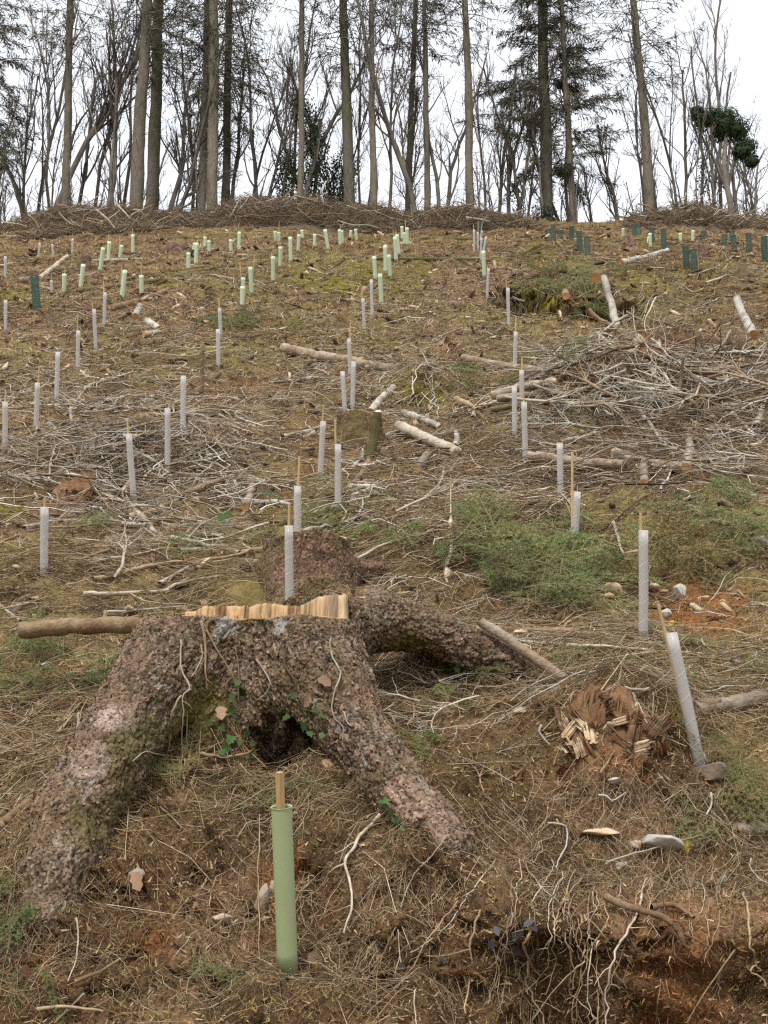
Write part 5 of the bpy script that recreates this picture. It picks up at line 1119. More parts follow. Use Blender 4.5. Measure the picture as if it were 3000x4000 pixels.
# ================================================================== FIR BOUGHS
def fir_template(seed, brown=0.0, L=.62):
    rng = np.random.default_rng(seed); polys = []; rads = []; nb = []; nd = []; nc = []
    def shoot(p, dr, l, r):
        k = 6; s = np.linspace(0, 1, k); pts = p[None] + s[:, None] * dr[None] * l + np.stack([0 * s, 0 * s, -.18 * l * s ** 2], 1) + np.cumsum(rng.normal(0, .012 * l, (k, 3)), 0)
        pts[0] = p; polys.append(pts); rads.append(r * np.linspace(1, .4, k))
        n = int(l / .0048); t = np.linspace(.08, 1, n); pp = np.stack([np.interp(t, s, pts[:, j]) for j in range(3)], 1)
        for sd in (-1, 1):
            side = np.cross(dr, [0, 0, 1.0]) * sd; side /= np.linalg.norm(side) + 1e-9
            v = dr[None] * rng.uniform(.25, .7, (n, 1)) + side[None] + rng.normal(0, .22, (n, 3)) + np.array([0, 0, .25])[None]
            v /= np.linalg.norm(v, axis=1, keepdims=True); nb.append(pp); nd.append(v * (.017 + .012 * rng.random((n, 1)))); 
            c = c3(.15, .20, .05) * rng.uniform(.5, 1.35, (n, 1)); c = lerp(c, c3(.19, .25, .11), rng.random(n) * .5)
            nc.append(lerp(c, c3(.30, .22, .09) * rng.uniform(.6, 1.2, (n, 1)), (rng.random(n) < brown).astype(float)))
    main = np.array([1., 0, 0]); shoot(np.zeros(3), main, L, .004)
    mp = polys[0]
    m = 15
    for i in range(m):
        t = .12 + .8 * i / m; p = np.array([np.interp(t, np.linspace(0, 1, 6), mp[:, j]) for j in range(3)])
        a = (1 if i % 2 else -1) * rng.uniform(.65, .95); dr = np.array([math.cos(a), math.sin(a), rng.normal(.02, .12)]); dr /= np.linalg.norm(dr)
        l = L * .5 * (1 - t * .72) * rng.uniform(.75, 1.15); shoot(p, dr, l, .0022)
        if l > .13:
            for sgn in (-1, 1):
                b = a + sgn * .7; shoot(p + dr * l * rng.uniform(.4, .6), np.array([math.cos(b), math.sin(b), rng.normal(0, .1)]), l * .42, .0015)
    V, Q, _ = tubes(polys, rads, 4)
    nb, nd, nc = np.concatenate(nb), np.concatenate(nd), np.concatenate(nc)
    w = np.cross(nd, RNG.normal(0, 1, nd.shape)); w /= np.linalg.norm(w, axis=1, keepdims=True) + 1e-9; w *= .0017
    NV = np.stack([nb - w, nb + w, nb + nd], 1).reshape(-1, 3)
    return mesh_np('fir_stem', V, [Q], M['tan']), mesh_np('fir_needles', NV, [np.arange(len(NV)).reshape(-1, 3)], M['fir'], rep(nc, 3))
FIR = [fir_template(1), fir_template(2, .12), fir_template(3, .35), fir_template(4, .8)]
def fir_bough(px, py, kind, sc, th, lift, tilt, label, group, roll=0.0):
    st, nd = FIR[kind]; p = at(px, py)
    label = ('fresh green ', 'dull green ', 'half-browned ', 'browned ')[kind] + label.split(' ', 1)[1] if label.split(' ')[1] == 'fir' else ('fresh green ', 'dull green ', 'half-browned ', 'browned ')[kind] + label[label.index('fir '):]
    root = thing('fir_bough', label, 'fir bough', p, group)
    lay(root, p, th, lift, roll, sc); root.matrix_world = root.matrix_world @ Matrix.Rotation(-tilt, 4, 'Y')
    obj('stem', st, root); n = obj('needles', nd, root); n['kind'] = 'stuff'
_rg = np.random.default_rng(55)
FB = [ # x0,x1,y0,y1,count,kinds,size,lift,label,group
 (990, 1250, 1170, 1325, 44, (4, 3, 3, 1), (.6, 1.1), (.02, .30), 'bright green fir bough in the heap right of the second stump', 'fir boughs heaped right of the second stump'),
 (760, 1000, 1070, 1190, 14, (2, 3, 3, 2), (.7, 1.3), (.0, .14), 'dull green fir bough behind the second stump', 'fir boughs behind the second stump'),
 (1230, 1640, 1075, 1240, 26, (1, 3, 4, 4), (.6, 1.2), (.0, .22), 'dark green fir bough in the heap behind the upright guard', 'fir boughs heaped behind the upright guard'),
 (0, 190, 1400, 1490, 16, (3, 3, 1, 0), (.5, .9), (.0, .05), 'green fir sprig at the left edge below the sawn log', 'fir sprigs below the sawn log'),
 (480, 625, 672, 705, 9, (1, 3, 1, 0), (1.2, 1.8), (.0, .12), 'green fir bough lying right of two overlapping guards', 'fir boughs right of the overlapping guards'),
 (900, 1060, 1380, 1560, 12, (2, 3, 3, 1), (.3, .6), (.0, .05), 'small fir sprig on the slope right of the front root', 'fir sprigs right of the front root'),
 (1080, 1640, 1400, 1500, 14, (1, 2, 3, 3), (.4, .7), (.0, .05), 'faded fir sprig around the leaning guard', 'fir sprigs around the leaning guard'),
 (1560, 1680, 1610, 1740, 10, (2, 2, 4, 2), (.4, .7), (.0, .1), 'yellowing fir bough at the right edge below the boulder', 'fir boughs at the lower right edge'),
 (0, 110, 1900, 2100, 9, (4, 2, 1, 0), (.3, .55), (.0, .05), 'dark fir sprig at the lower left beside the big root', 'fir sprigs at the lower left'),
 (120, 620, 1090, 1200, 16, (2, 3, 3, 1), (.5, .9), (.0, .06), 'fir sprig in the brash left of the second stump', 'fir sprigs left of the second stump'),
 (330, 620, 1650, 1740, 12, (1, 2, 3, 3), (.25, .5), (.0, .03), 'dry fir sprig between the roots of the big stump', 'fir sprigs between the roots'),
 (1040, 1200, 790, 830, 6, (2, 3, 1, 0), (.9, 1.3), (.0, .1), 'green fir bough beside the long log right of centre', 'fir boughs beside the long log'),
 (1170, 1320, 580, 690, 14, (1, 4, 1, 0), (1.3, 2.2), (.05, .3), 'dark fir bough drooping over the edge of the ditch', 'fir boughs over the ditch'),
 (430, 470, 2070, 2200, 4, (3, 2, 1, 0), (.25, .4), (.0, .03), 'tiny fir sprig at the bottom left of the tube', 'fir sprigs by the tube'),
 (880, 1000, 1600, 1750, 6, (3, 3, 1, 0), (.25, .45), (.0, .04), 'small green fir sprig beside the lower front root', 'fir sprigs beside the lower front root')]
for x0, x1, y0, y1, cnt, wt, (s0, s1), (l0, l1), lb, gp in FB:
    wt = np.array(wt, float) / sum(wt)
    for i in range(cnt):
        fir_bough(_rg.uniform(x0, x1), _rg.uniform(y0, y1), int(_rg.choice(4, p=wt)), _rg.uniform(s0, s1), _rg.normal(-math.pi / 2, 1.0) if _rg.random() < .7 else _rg.uniform(0, 6.28), _rg.uniform(l0, l1), _rg.normal(.1, .2), lb, gp, _rg.normal(0, .35))

# ================================================================== IVY, FERN, LEAVES
def leaf_mesh(name, outline, mat, fold=.15):
    o = np.array(outline, float); n = len(o); V = np.concatenate([[[0, .45, 0]], np.stack([o[:, 0], o[:, 1], np.abs(o[:, 0]) * fold], 1)])
    return mesh_np(name, V, [np.array([[0, 1 + i, 1 + (i + 1) % n] for i in range(n)])], mat)
IVY = leaf_mesh('ivy_leaf', [(0, 0), (.28, -.08), (.52, .12), (.34, .36), (.40, .62), (.18, .66), (0, 1.0), (-.18, .66), (-.40, .62), (-.34, .36), (-.52, .12), (-.28, -.08)], M['ivy'])
M['oldleaf'] = amat('dead_leaf', (.30, .19, .12), .8, .3, 12, 0, rnd=.4)
M['purple'] = amat('bramble_leaf', (.055, .05, .058), .55, .3, 12, 0, rnd=.3)
OVAL = leaf_mesh('oval_leaf', [(0, 0), (.2, .12), (.32, .4), (.26, .7), (0, 1), (-.26, .7), (-.32, .4), (-.2, .12)], M['purple'], .2)
DEADL = leaf_mesh('dead_leaf', [(0, 0), (.25, .1), (.4, .35), (.28, .5), (.33, .75), (0, 1), (-.3, .7), (-.24, .5), (-.38, .3), (-.2, .1)], M['oldleaf'], .35)
def leaf_at(name, me, px, py, size, rng, parent, off=.02, dz=0):
    l, n = hit(px, py); p = P(px, py, depth(l) - off)
    o = obj(name, me, parent); nn = Vector([float(v) for v in n]) * .5 + Vector((rng.normal(0, .35), -.7, .35 + rng.normal(0, .3))); nn.normalize()
    q = nn.to_track_quat('Z', 'Y') @ Matrix.Rotation(rng.uniform(-1.2, 1.2) + math.pi, 3, 'Z').to_quaternion()
    o.rotation_mode = 'QUATERNION'; o.rotation_quaternion = q; o.location = Vector([float(v) for v in p]) - (parent.location if parent else Vector((0, 0, 0))); o.scale = (size,) * 3
    return o
_rg = np.random.default_rng(8)
def ivy_plant(spots, size, label, rn):
    l, n = hit(*spots[0]); root = thing('ivy_plant', label, 'ivy', l)
    for px, py in spots: leaf_at('leaf', IVY, px, py, .68 * size * _rg.uniform(.7, 1.25), _rg, root, .03)
    pts = resample(np.array([P(a, b, depth(hit(a, b)[0]) - .012) for a, b in spots[::2][:5]]), 14) - l
    V, Q, _ = tubes([pts], [np.full(14, .003)], 5); obj('stem', mesh_np('ivy_stem', V, [Q], M['dark']), root)
ivy_plant([(478, 1568), (500, 1590), (488, 1545), (512, 1560), (470, 1590), (492, 1612), (520, 1600), (534, 1578), (545, 1605), (508, 1530), (526, 1490), (515, 1470), (503, 1500), (480, 1620), (455, 1560), (540, 1630)], .065, 'glossy ivy climbing out of the hollow on its left', 0)
ivy_plant([(665, 1515), (680, 1530), (650, 1530), (672, 1548), (690, 1545), (655, 1560), (700, 1585), (668, 1580), (640, 1500), (625, 1545)], .06, 'ivy leaves in the hollow against the front root', 0)
ivy_plant([(828, 1738), (845, 1752), (850, 1770), (838, 1725), (862, 1768), (872, 1790), (818, 1730)], .05, 'small ivy sprig beside the lower front root', 0)
ivy_plant([(960, 1445), (972, 1440), (955, 1455), (945, 1440), (985, 1440)], .055, 'bright ivy leaves under the right-hand root', 0)
ivy_plant([(464, 1100), (480, 1110), (455, 1115), (475, 1095), (490, 1105), (420, 1090)], .09, 'dark ivy among the pale branches left of centre', 0)
ivy_plant([(225, 990), (240, 1000), (250, 985), (235, 1010), (215, 1005), (260, 995)], .09, 'dark ivy in the left branch pile', 0)
root = thing('bramble_plant', 'dark purplish bramble leaves on the earth bank', 'bramble', hit(1130, 1990)[0])
for px, py in [(1150, 1988), (1105, 2018), (1120, 2045), (1070, 2000), (1095, 1965), (1130, 2010), (1230, 1895), (1218, 1900), (1240, 1905), (1085, 2050), (1060, 2030), (1150, 1995), (1105, 2045), (870, 2080), (855, 2105), (965, 2070)]:
    leaf_at('leaf', OVAL, px, py, _rg.uniform(.03, .05), _rg, root, .03)
V, Q, _ = tubes([resample(np.array([P(a, b, depth(hit(a, b)[0]) - .02) for a, b in [(1230, 1895), (1150, 1985), (1105, 2040), (1060, 2030)]]) - np.array(root.location), 12)], [np.full(12, .003)], 5); obj('stem', mesh_np('bramble_stem', V, [Q], M['dark']), root)
for i, (px, py, lb) in enumerate([(477, 1525, 'dead curled leaf on the left of the stump face'), (690, 1462, 'dead beech leaf hanging on the stump face'), (668, 1500, 'torn dead leaf at the hollow edge'), (478, 1650, 'brown dead leaf on the left root'), (700, 1640, 'crumpled dead leaf below the hollow'),
                       (293, 1885, 'upturned pinkish leaf beside the left root'), (1455, 1340, 'bright yellow leaf by the leaning guard'), (1475, 1808, 'yellow leaf on the broad slab'), (440, 1295, 'pinkish leaf caught on the sawn rim'), (665, 2060, 'pale dead leaf right of the tube foot')]):
    o = leaf_at('dead_leaf', DEADL, px, py, .075 if i != 6 else .05, _rg, None, .03); tag(o, lb, 'leaf')
    if 'yellow' in lb:
        o.data = DEADL.copy(); o.data.materials.clear(); o.data.materials.append(M['yl'] if 'yl' in M else M.setdefault('yl', amat('yellow_leaf', (.62, .38, .04), .7, .2, 10, 0)))

# ================================================================== ROTTEN STUMP
def rotten(px, py, wpx, hpx, label, n, seed, pale=.5, spread=1.0):
    rng = np.random.default_rng(seed); p = at(px, py); k = depth(p) / F; root = thing('rotten_stump', label, 'stump', p)
    # crumbling mound
    m = 40; g = np.linspace(-1, 1, m); X, Y = np.meshgrid(g, g, indexing='ij'); r = np.sqrt(X ** 2 + Y ** 2)
    x = X.ravel() * wpx * .5 * k; y = Y.ravel() * wpx * .4 * k; base = Hb(p[0] + x, p[1] + .1 + y) - p[2]
    hump = hpx * .30 * k * np.clip(1 - r.ravel() ** 2, -.2, 1); nz = fbm(x / .06, y / .06, 4, seed) - .5
    z = base + hump * (.2 + 1.9 * fbm(x / .10, y / .10, 3, seed + 3)) + nz * .10 * np.clip(1.2 - r.ravel(), 0, 1) - .10 * sst(.6, 1.0, r.ravel() * (.7 + .6 * fbm(x / .12, y / .12, 2, seed + 8)))
    V = np.stack([x, y + .1, z], 1); idx = np.arange(m * m).reshape(m, m)
    obj('crumbled_wood', mesh_np('crumbled_wood', V, [np.stack([idx[:-1, :-1], idx[1:, :-1], idx[1:, 1:], idx[:-1, 1:]], -1).reshape(-1, 4)], M['rot'], None, True), root)
    for i in range(n):
        # fibrous chunk: a bundle of jagged laths
        L = rng.uniform(.25, .7) * hpx * k * .8; w = rng.uniform(.25, .6) * L; q = 5; Vs = []; Qs = []; o0 = 0
        for j in range(q):
            V, Q = jagged_block(rng, w / q * 1.25, w * rng.uniform(.35, .6), L * rng.uniform(.6, 1.0), .5); V[:, 0] += (j - q / 2) * w / q; V[:, 2] -= rng.uniform(0, .2) * L; V[:, 1] += rng.normal(0, w * .08)
            Vs.append(V); Qs.append(Q + o0); o0 += len(V)
        o = obj('wood_chunk', mesh_np('wood_chunk', np.concatenate(Vs), [np.concatenate(Qs)], M['rotpale' if rng.random() < pale else 'rot']), root)
        a = rng.uniform(-1, 1); xx = a * wpx * .40 * k * spread; yy = .1 - rng.uniform(-.05, .8) * wpx * .3 * k
        o.location = (xx, yy, float(Hb(p[0] + xx, p[1] + yy) - p[2]) + hpx * k * rng.uniform(.1, .5) * (1 - abs(a) * .5)); o.rotation_euler = (rng.normal(.3, .5), rng.normal(0, .9), rng.uniform(-.6, .6))
    return root
rotten(1330, 1640, 250, 160, 'crumbling rotten orange stump with bleached wood shards on the right', 34, 4, .5)
rotten(150, 1085, 150, 45, 'rust-red rotten stump remains at the left edge', 14, 5, .1)
rotten(1400, 760, 110, 60, 'upturned root plate with torn orange wood below the ditch', 14, 6, .4)
rotten(955, 758, 46, 40, 'splintered stump with torn orange wood right of centre', 7, 7, .3)
rotten(905, 925, 110, 40, 'heap of pale split wood right of the mossy stump', 8, 9, .8)
small_stump(178, 585, 26, 30, 40, 'small reddish stump on the far left upper slope', 4, 11, .1, .05)
small_stump(1515, 556, 22, 28, 34, 'small reddish stump among the right mesh guards', 4, 12, .1, .05)
small_stump(1362, 530, 24, 30, 26, 'low stump below the right brush heap', 4, 13, .1, .05)
small_stump(375, 545, 40, 50, 26, 'broad torn stump below the left brush pile', 4, 15, .05, .05)
small_stump(1600, 598, 44, 56, 32, 'wide mossy stump above the right end of the ditch', 4, 16, .6, .05)

# ================================================================== BRUSH HEAPS ON THE CREST
def brush_pile(px0, px1, ytop, ybase, label, seed, fwd, deep=1.3, ntw=3200):
    rng = np.random.default_rng(seed); pm = (px0 + px1) / 2
    y = fwd; z = float(Hb(0, y)); d = y * _cp + (z - EZ) * _sp; xm = (pm - 829.5) / F * d; rx = (px1 - px0) / 2 / F * d; z = float(Hb(xm, y))
    top = P(pm, ytop, d)[2]; hh = top - z
    root = thing('brush_pile', label, 'brush pile', (xm, y, z))
    def hgt(x, yy):
        e = np.clip(1 - np.abs(x / rx) ** 2.6 - (yy / deep) ** 2, 0, 1) ** .6
        return hh * e * (.45 + 1.1 * (fbm((x + xm) / 1.2, yy / .9, 3, seed)))
    nx, ny = 90, 30; gx = np.linspace(-1.05 * rx, 1.05 * rx, nx); gy = np.linspace(-1.1 * deep, 1.1 * deep, ny); X, Y = np.meshgrid(gx, gy, indexing='ij')
    x, yy = X.ravel(), Y.ravel(); g = Hb(x + xm, yy + y) - z
    V = np.stack([x, yy, g - .06 + .92 * hgt(x, yy) + .22 * (fbm(x / .25, yy / .25, 3, seed + 5) - .5)], 1); idx = np.arange(nx * ny).reshape(nx, ny)
    cc = lerp(c3(.05, .038, .026), c3(.25, .185, .125), fbm(x / .3, yy / .3, 3, seed + 9))
    obj('packed_brash', mesh_np('packed_brash', V, [np.stack([idx[:-1, :-1], idx[1:, :-1], idx[1:, 1:], idx[:-1, 1:]], -1).reshape(-1, 4)], M['ground'], cc, True), root)
    n = ntw; x = rng.uniform(-rx, rx, n); yy = -deep * np.sqrt(rng.random(n)) * .95 + .15 * deep * (rng.random(n) < .3); L = .3 + 1.1 * rng.random(n) ** 2
    th = rng.normal(0, .8, n); el = rng.normal(.1, .35, n); s = np.linspace(-.5, .5, 4)
    zz = Hb(x + xm, yy + y) - z + hgt(x, yy) + rng.uniform(-.08, .12, n)
    dv = np.stack([np.cos(th) * np.cos(el), np.sin(th) * np.cos(el) * .6, np.sin(el)], 1)
    Pp = np.stack([x, yy, zz], 1)[:, None] + s[None, :, None] * dv[:, None] * L[:, None, None] + np.cumsum(rng.normal(0, .03, (n, 4, 3)), 1) * L[:, None, None]
    R = (.005 + .009 * rng.random(n) ** 2)[:, None] * np.linspace(1, .5, 4)[None]
    V, Q, _ = tubes(Pp, R, 3)
    pal = np.array([[.58, .51, .41], [.42, .34, .24], [.28, .21, .145], [.19, .14, .095], [.11, .085, .058], [.24, .175, .115]])
    o = obj('brushwood', mesh_np('brushwood', V, [Q], M['twig'], rep(pal[rng.integers(0, 6, n)], 12)), root); o['kind'] = 'stuff'
    for i in range(24):
        x0 = rng.uniform(-rx, rx) * .9; y0 = -deep * rng.uniform(.2, .9); l = rng.uniform(.8, 2.4); a = rng.normal(.2, .7); kk = []
        b = np.array([x0, y0, float(Hb(x0 + xm, y0 + y)) - z + float(hgt(np.array([x0]), np.array([y0]))[0])])
        for u in np.linspace(-.5, .5, 5): kk.append(b + np.array([math.cos(a) * u * l, .1 * u, math.sin(a) * u * l * .8 + .12]) + rng.normal(0, .05, 3))
        V, Q, _ = tubes([resample(kk, 9)], [np.linspace(.028, .014, 9) * rng.uniform(.6, 1.3)], 6)
        obj('branch', mesh_np('pile_branch', V, [Q], M[('pale', 'tan', 'white', 'tan')[int(rng.integers(4))]], None, True), root)
brush_pile(30, 500, 456, 500, 'long brown brush pile along the crest on the left', 21, 36.6, 2.2, 5200)
brush_pile(80, 360, 492, 530, 'dark tangled brash heap in front of the left crest pile', 22, 34.2, 1.4, 2800)
brush_pile(420, 910, 428, 490, 'high brown brush heap at the middle of the crest', 23, 36.4, 2.4, 6000)
brush_pile(820, 1150, 446, 490, 'brown brush heap right of the middle on the crest', 24, 36.4, 2.0, 3800)
brush_pile(1350, 1600, 440, 494, 'brush heap on the crest at the right with a log on it', 25, 36.6, 2.0, 3200)
brush_pile(1570, 1760, 470, 500, 'low brush heap at the right end of the crest', 26, 37.4, 1.3, 1600)

# ================================================================== TREES
def tree_base(px, fwd):
    z = float(Hb(0, fwd)); d = fwd * _cp + (z - EZ) * _sp; x = (px - 829.5) / F * d; return np.array([x, fwd, float(Hb(x, fwd)) - .1]), F / d
def conifer(px, pxt, wb, wt, fwd, mat, hc, label, H_=19.0, crown=1.0, dead=40, seed=0, dens=60, maxr=2.6):
    rng = np.random.default_rng(seed + int(px) + 500); b, q = tree_base(px, fwd); rb, rt = wb / 2 / q, wt / 2 / q
    zt = EZ + fwd * (F * _sp + 1106 * _cp) / (F * _cp - 1106 * _sp); hv = zt - b[2]       # height at which it leaves the picture
    lean = ((pxt - 829.5) / F * (fwd * _cp + (zt - EZ) * _sp) - b[0]) / hv
    root = thing('conifer_tree', label, 'conifer', b, 'tall conifers along the crest')
    n = 40; h = np.linspace(0, H_, n); wob = np.cumsum(rng.normal(0, .012, (n, 2)), 0)
    ax = np.stack([lean * h + wob[:, 0], wob[:, 1], h], 1); ax[0, :2] = 0
    R = np.interp(h, [0, .5, hv, H_], [rb * 1.25, rb, rt, .03]) * (1 + rng.normal(0, .025, n))
    V, Q, _ = tubes([ax], [R], 12); V += (fbm3(V * 6, 3, 3)[:, None] - .5) * .05
    obj('trunk', mesh_np('trunk', V, [Q], M[mat], None, True), root)
    cen = lambda hh: np.array([np.interp(hh, h, ax[:, k]) for k in range(3)])
    polys, rads, fb, fd, fw = [], [], [], [], []
    def limb(hh, a, l, el, r, k=7, sag=.35):
        s = np.linspace(0, 1, k); dr = np.array([math.cos(a) * math.cos(el), math.sin(a) * math.cos(el), math.sin(el)])
        pts = cen(hh)[None] + s[:, None] * dr[None] * l + np.stack([0 * s, 0 * s, -sag * l * (s - .35 * s ** 2) * s], 1) + np.cumsum(rng.normal(0, .02 * l, (k, 3)), 0)
        pts[0] = cen(hh); polys.append(pts); rads.append(r * np.linspace(1, .3, k)); return pts
    for i in range(dead):
        hh = rng.uniform(.8, max(1.2, min(hc + 1, 10))); limb(hh, rng.uniform(0, 6.28), rng.uniform(.3, 1.9), rng.normal(.15, .3), .011, sag=.15)
    hh = hc
    while hh < min(H_ - .5, 14):
        l = min(maxr, (H_ - hh) * .26) * min(1, .45 + (hh - hc) * .4) * crown
        for j in range(int(rng.integers(3, 6))):
            pts = limb(hh + rng.normal(0, .12), rng.uniform(0, 6.28), l * rng.uniform(.6, 1.15), rng.normal(.12, .15), .022)
            m = int(dens * rng.uniform(.5, 1.2) * l / 2)
            t = rng.uniform(.2, 1, m) ** .8; pp = np.stack([np.interp(t, np.linspace(0, 1, 7), pts[:, k]) for k in range(3)], 1)
            out = pts[-1] - pts[0]; out /= np.linalg.norm(out); sd = np.cross(out, [0, 0, 1.0])
            v = out[None] * rng.uniform(.2, .8, (m, 1)) + sd[None] * rng.normal(0, .8, (m, 1)) + np.array([0, 0, 1.0])[None] * rng.normal(-.45, .35, (m, 1)); v /= np.linalg.norm(v, axis=1, keepdims=True)
            fb.append(pp + rng.normal(0, .05, (m, 3))); fd.append(v * rng.uniform(.12, .42, (m, 1)))
        hh += rng.uniform(.28, .5)
    V, Q, _ = tubes(polys, rads, 4)
    o = obj('limbs', mesh_np('limbs', V, [Q], M['bare']), root); o['kind'] = 'stuff'
    if fb:
        fb, fd = np.concatenate(fb), np.concatenate(fd); m = len(fb); w = np.cross(fd, rng.normal(0, 1, fd.shape)); w /= np.linalg.norm(w, axis=1, keepdims=True); w *= rng.uniform(.008, .024, (m, 1))
        e = fd * .55
        V = np.stack([fb, fb + e + w, fb + fd, fb + e - w], 1).reshape(-1, 3); col = lerp(c3(.055, .07, .045), c3(.12, .135, .08), rng.random(m)) ; col = lerp(col, c3(.17, .14, .10), (rng.random(m) < .35).astype(float))
        o = obj('crown', mesh_np('crown', V, [np.arange(m * 4).reshape(-1, 4)], M['spruce'], rep(col, 4)), root); o['kind'] = 'stuff'
CON = [(140, 150, 20, 14, 41.5, 'trunk', 8.2, 'leftmost tall conifer with lit brown trunk', 14), (290, 318, 31, 22, 40.5, 'trunk', 7.2, 'thick pale brown conifer trunk leaning right, on the left', 30), (323, 339, 29, 24, 42.5, 'darktrunk', 7.6, 'thick dark conifer trunk just right of the pale leaning trunk', 20),
       (433, 447, 18, 14, 41.5, 'trunk', 6.4, 'slimmer mossy conifer trunk left of a thicker one', 20), (456, 461, 25, 21, 40.6, 'trunk', 5.6, 'thick mossy conifer trunk left of centre', 30), (484, 492, 19, 16, 43, 'darktrunk', 4.6, 'dark conifer trunk right of the thick mossy one', 60),
       (648, 653, 14, 12, 40.6, 'trunk', 9.5, 'slim brown conifer trunk left of the ivy-clad trees', 40), (756, 743, 26, 18, 41.2, 'darktrunk', 7.6, 'tall dark conifer trunk near the centre', 30), (806, 800, 17, 11, 40.4, 'trunk', 9.5, 'slim light conifer trunk right of the tall dark one', 50),
       (880, 897, 15, 11, 43.5, 'darktrunk', 8.2, 'slim dark conifer trunk right of centre', 40), (925, 915, 15, 10, 42, 'trunk', 9.0, 'slim brown conifer trunk beside the slim dark one', 40), (1016, 1002, 19, 14, 40.8, 'trunk', 8.6, 'straight light brown conifer trunk right of centre', 40),
       (1240, 1214, 15, 11, 41.5, 'trunk', 5.2, 'slim conifer trunk leaning left in front of the spreading spruce', 60), (1409, 1366, 23, 16, 41.2, 'trunk', 6.6, 'tall conifer trunk leaning left at the right', 50)]
for c in CON: conifer(*c[:8], dead=c[8], seed=3, dens=44)
conifer(1183, 1172, 28, 22, 42.2, 'darktrunk', 3.2, 'broad spreading spruce with drooping dark branches on the right', crown=1.25, dead=30, seed=9, dens=200, maxr=3.0, H_=16)
conifer(-25, -20, 20, 16, 42.0, 'darktrunk', 3.4, 'dark spruce whose branches reach in at the left edge', crown=1.0, dead=10, seed=10, dens=110, maxr=2.4)

def bare_tree(seed, Ht, r0, spread=.5, wob=.10, limbs=10, fork=.35, twig=(3, 6)):
    rng = np.random.default_rng(seed); T, B1, B2 = [], [], []
    def grow(p, dr, L, r, lev, K):
        pts = [p]; d = dr / np.linalg.norm(dr)
        for i in range(K - 1):
            d = d + rng.normal(0, wob * (1 + .7 * lev), 3) + np.array([0, 0, .05 + .05 * lev]); d /= np.linalg.norm(d); pts.append(pts[-1] + d * L / (K - 1))
        pts = np.array(pts); rr = r * np.linspace(1, .42, K); return pts, rr
    def kids(pts, rr, n, lo, lev, L):
        K = len(pts); out = []
        for i in range(n):
            t = rng.uniform(lo, 1) * (K - 1); j = int(min(t, K - 2)); f = t - j; p = pts[j] * (1 - f) + pts[j + 1] * f; d = pts[j + 1] - pts[j]; d /= np.linalg.norm(d)
            s = rng.normal(0, 1, 3); s -= s @ d * d; s /= np.linalg.norm(s); a = rng.uniform(.35, .95) * (1 if lev else spread * 1.6)
            out.append((p, d * math.cos(a) + s * math.sin(a) + np.array([0, 0, .15]), L * rng.uniform(.6, 1.1) * (1 - .35 * t / (K - 1)), max(.0075, (rr[j] * (1 - f) + rr[j + 1] * f) * rng.uniform(.4, .7))))
        return out
    pts, rr = grow(np.zeros(3), np.array([rng.normal(0, .12), rng.normal(0, .1), 1]), Ht, r0, 0, 12); T.append((pts, rr))
    for k1 in kids(pts, rr, limbs, fork, 0, Ht * .42):
        a, ra = grow(*k1, 1, 7); B1.append((a, ra))
        for k2 in kids(a, ra, int(rng.integers(4, 7)), .2, 1, k1[2] * .5):
            b, rb = grow(*k2, 2, 7); B1.append((b, rb))
            for k3 in kids(b, rb, int(rng.integers(*twig)), .15, 2, k2[2] * .5):
                c, rc = grow(*k3, 3, 4); B2.append((c, rc))
    V, Q, _ = tubes([t[0] for t in T], [t[1] for t in T], 8); tm = mesh_np('bare_trunk', V, [Q], M['bare'], None, True)
    V, Q, o = tubes([t[0] for t in B1], [t[1] for t in B1], 4); V2, Q2, _ = tubes([t[0] for t in B2], [t[1] for t in B2], 3)
    return tm, mesh_np('bare_crown', np.concatenate([V, V2]), [np.concatenate([Q, Q2 + o])], M['bare']), pts
BT = [bare_tree(200 + i, 7.5 + (i % 4) * 1.0, .065 + .018 * (i % 3), .38 + .05 * (i % 3), .055 + .02 * (i % 3), 10 + i % 3, .2, (4, 8)) for i in range(9)]
BT += [bare_tree(300 + i, 3.6, .05, .6, .10, 8, .1, (2, 4)) for i in range(3)]
def ivy_leaves(rng, pts, r, n, h0, h1, size=.09):
    t = rng.uniform(h0, h1, n); k = np.linspace(0, pts[-1][2], len(pts)); c = np.stack([np.interp(t, pts[:, 2], pts[:, j]) for j in range(3)], 1)
    lobes = r * (.45 + .9 * fbm(t * 1.3, t * 0 + 7, 3, int(rng.integers(99)))); a = rng.uniform(0, 6.28, n); q = np.sqrt(rng.random(n)) * lobes
    p = c + np.stack([np.cos(a) * q, np.sin(a) * q, rng.normal(0, .12, n)], 1)
    u = rng.normal(0, 1, (n, 3)); u /= np.linalg.norm(u, axis=1, keepdims=True); v = np.cross(u, rng.normal(0, 1, (n, 3))); v /= np.linalg.norm(v, axis=1, keepdims=True)
    s = size * rng.uniform(.5, 1.2, (n, 1)); V = np.stack([p - u * s * .5, p + v * s * .45, p + u * s * .6, p - v * s * .45], 1).reshape(-1, 3)
    return V, np.arange(n * 4).reshape(-1, 4)
_rg = np.random.default_rng(31)
TRUNKX = sorted([(c[0], c[7]) for c in CON] + [(1183, 'broad spreading spruce')])
def gap_label(px):
    k = sum(1 for x, _ in TRUNKX if x < px)
    nm = ['first', 'second', 'third', 'fourth', 'fifth', 'sixth', 'seventh', 'eighth', 'ninth', 'tenth', 'eleventh', 'twelfth', 'thirteenth', 'fourteenth', 'fifteenth']
    if k == 0: return 'left of the first conifer trunk'
    if k >= len(TRUNKX): return 'right of the last conifer trunk'
    return 'between the %s and %s conifers' % (nm[k - 1], nm[k])
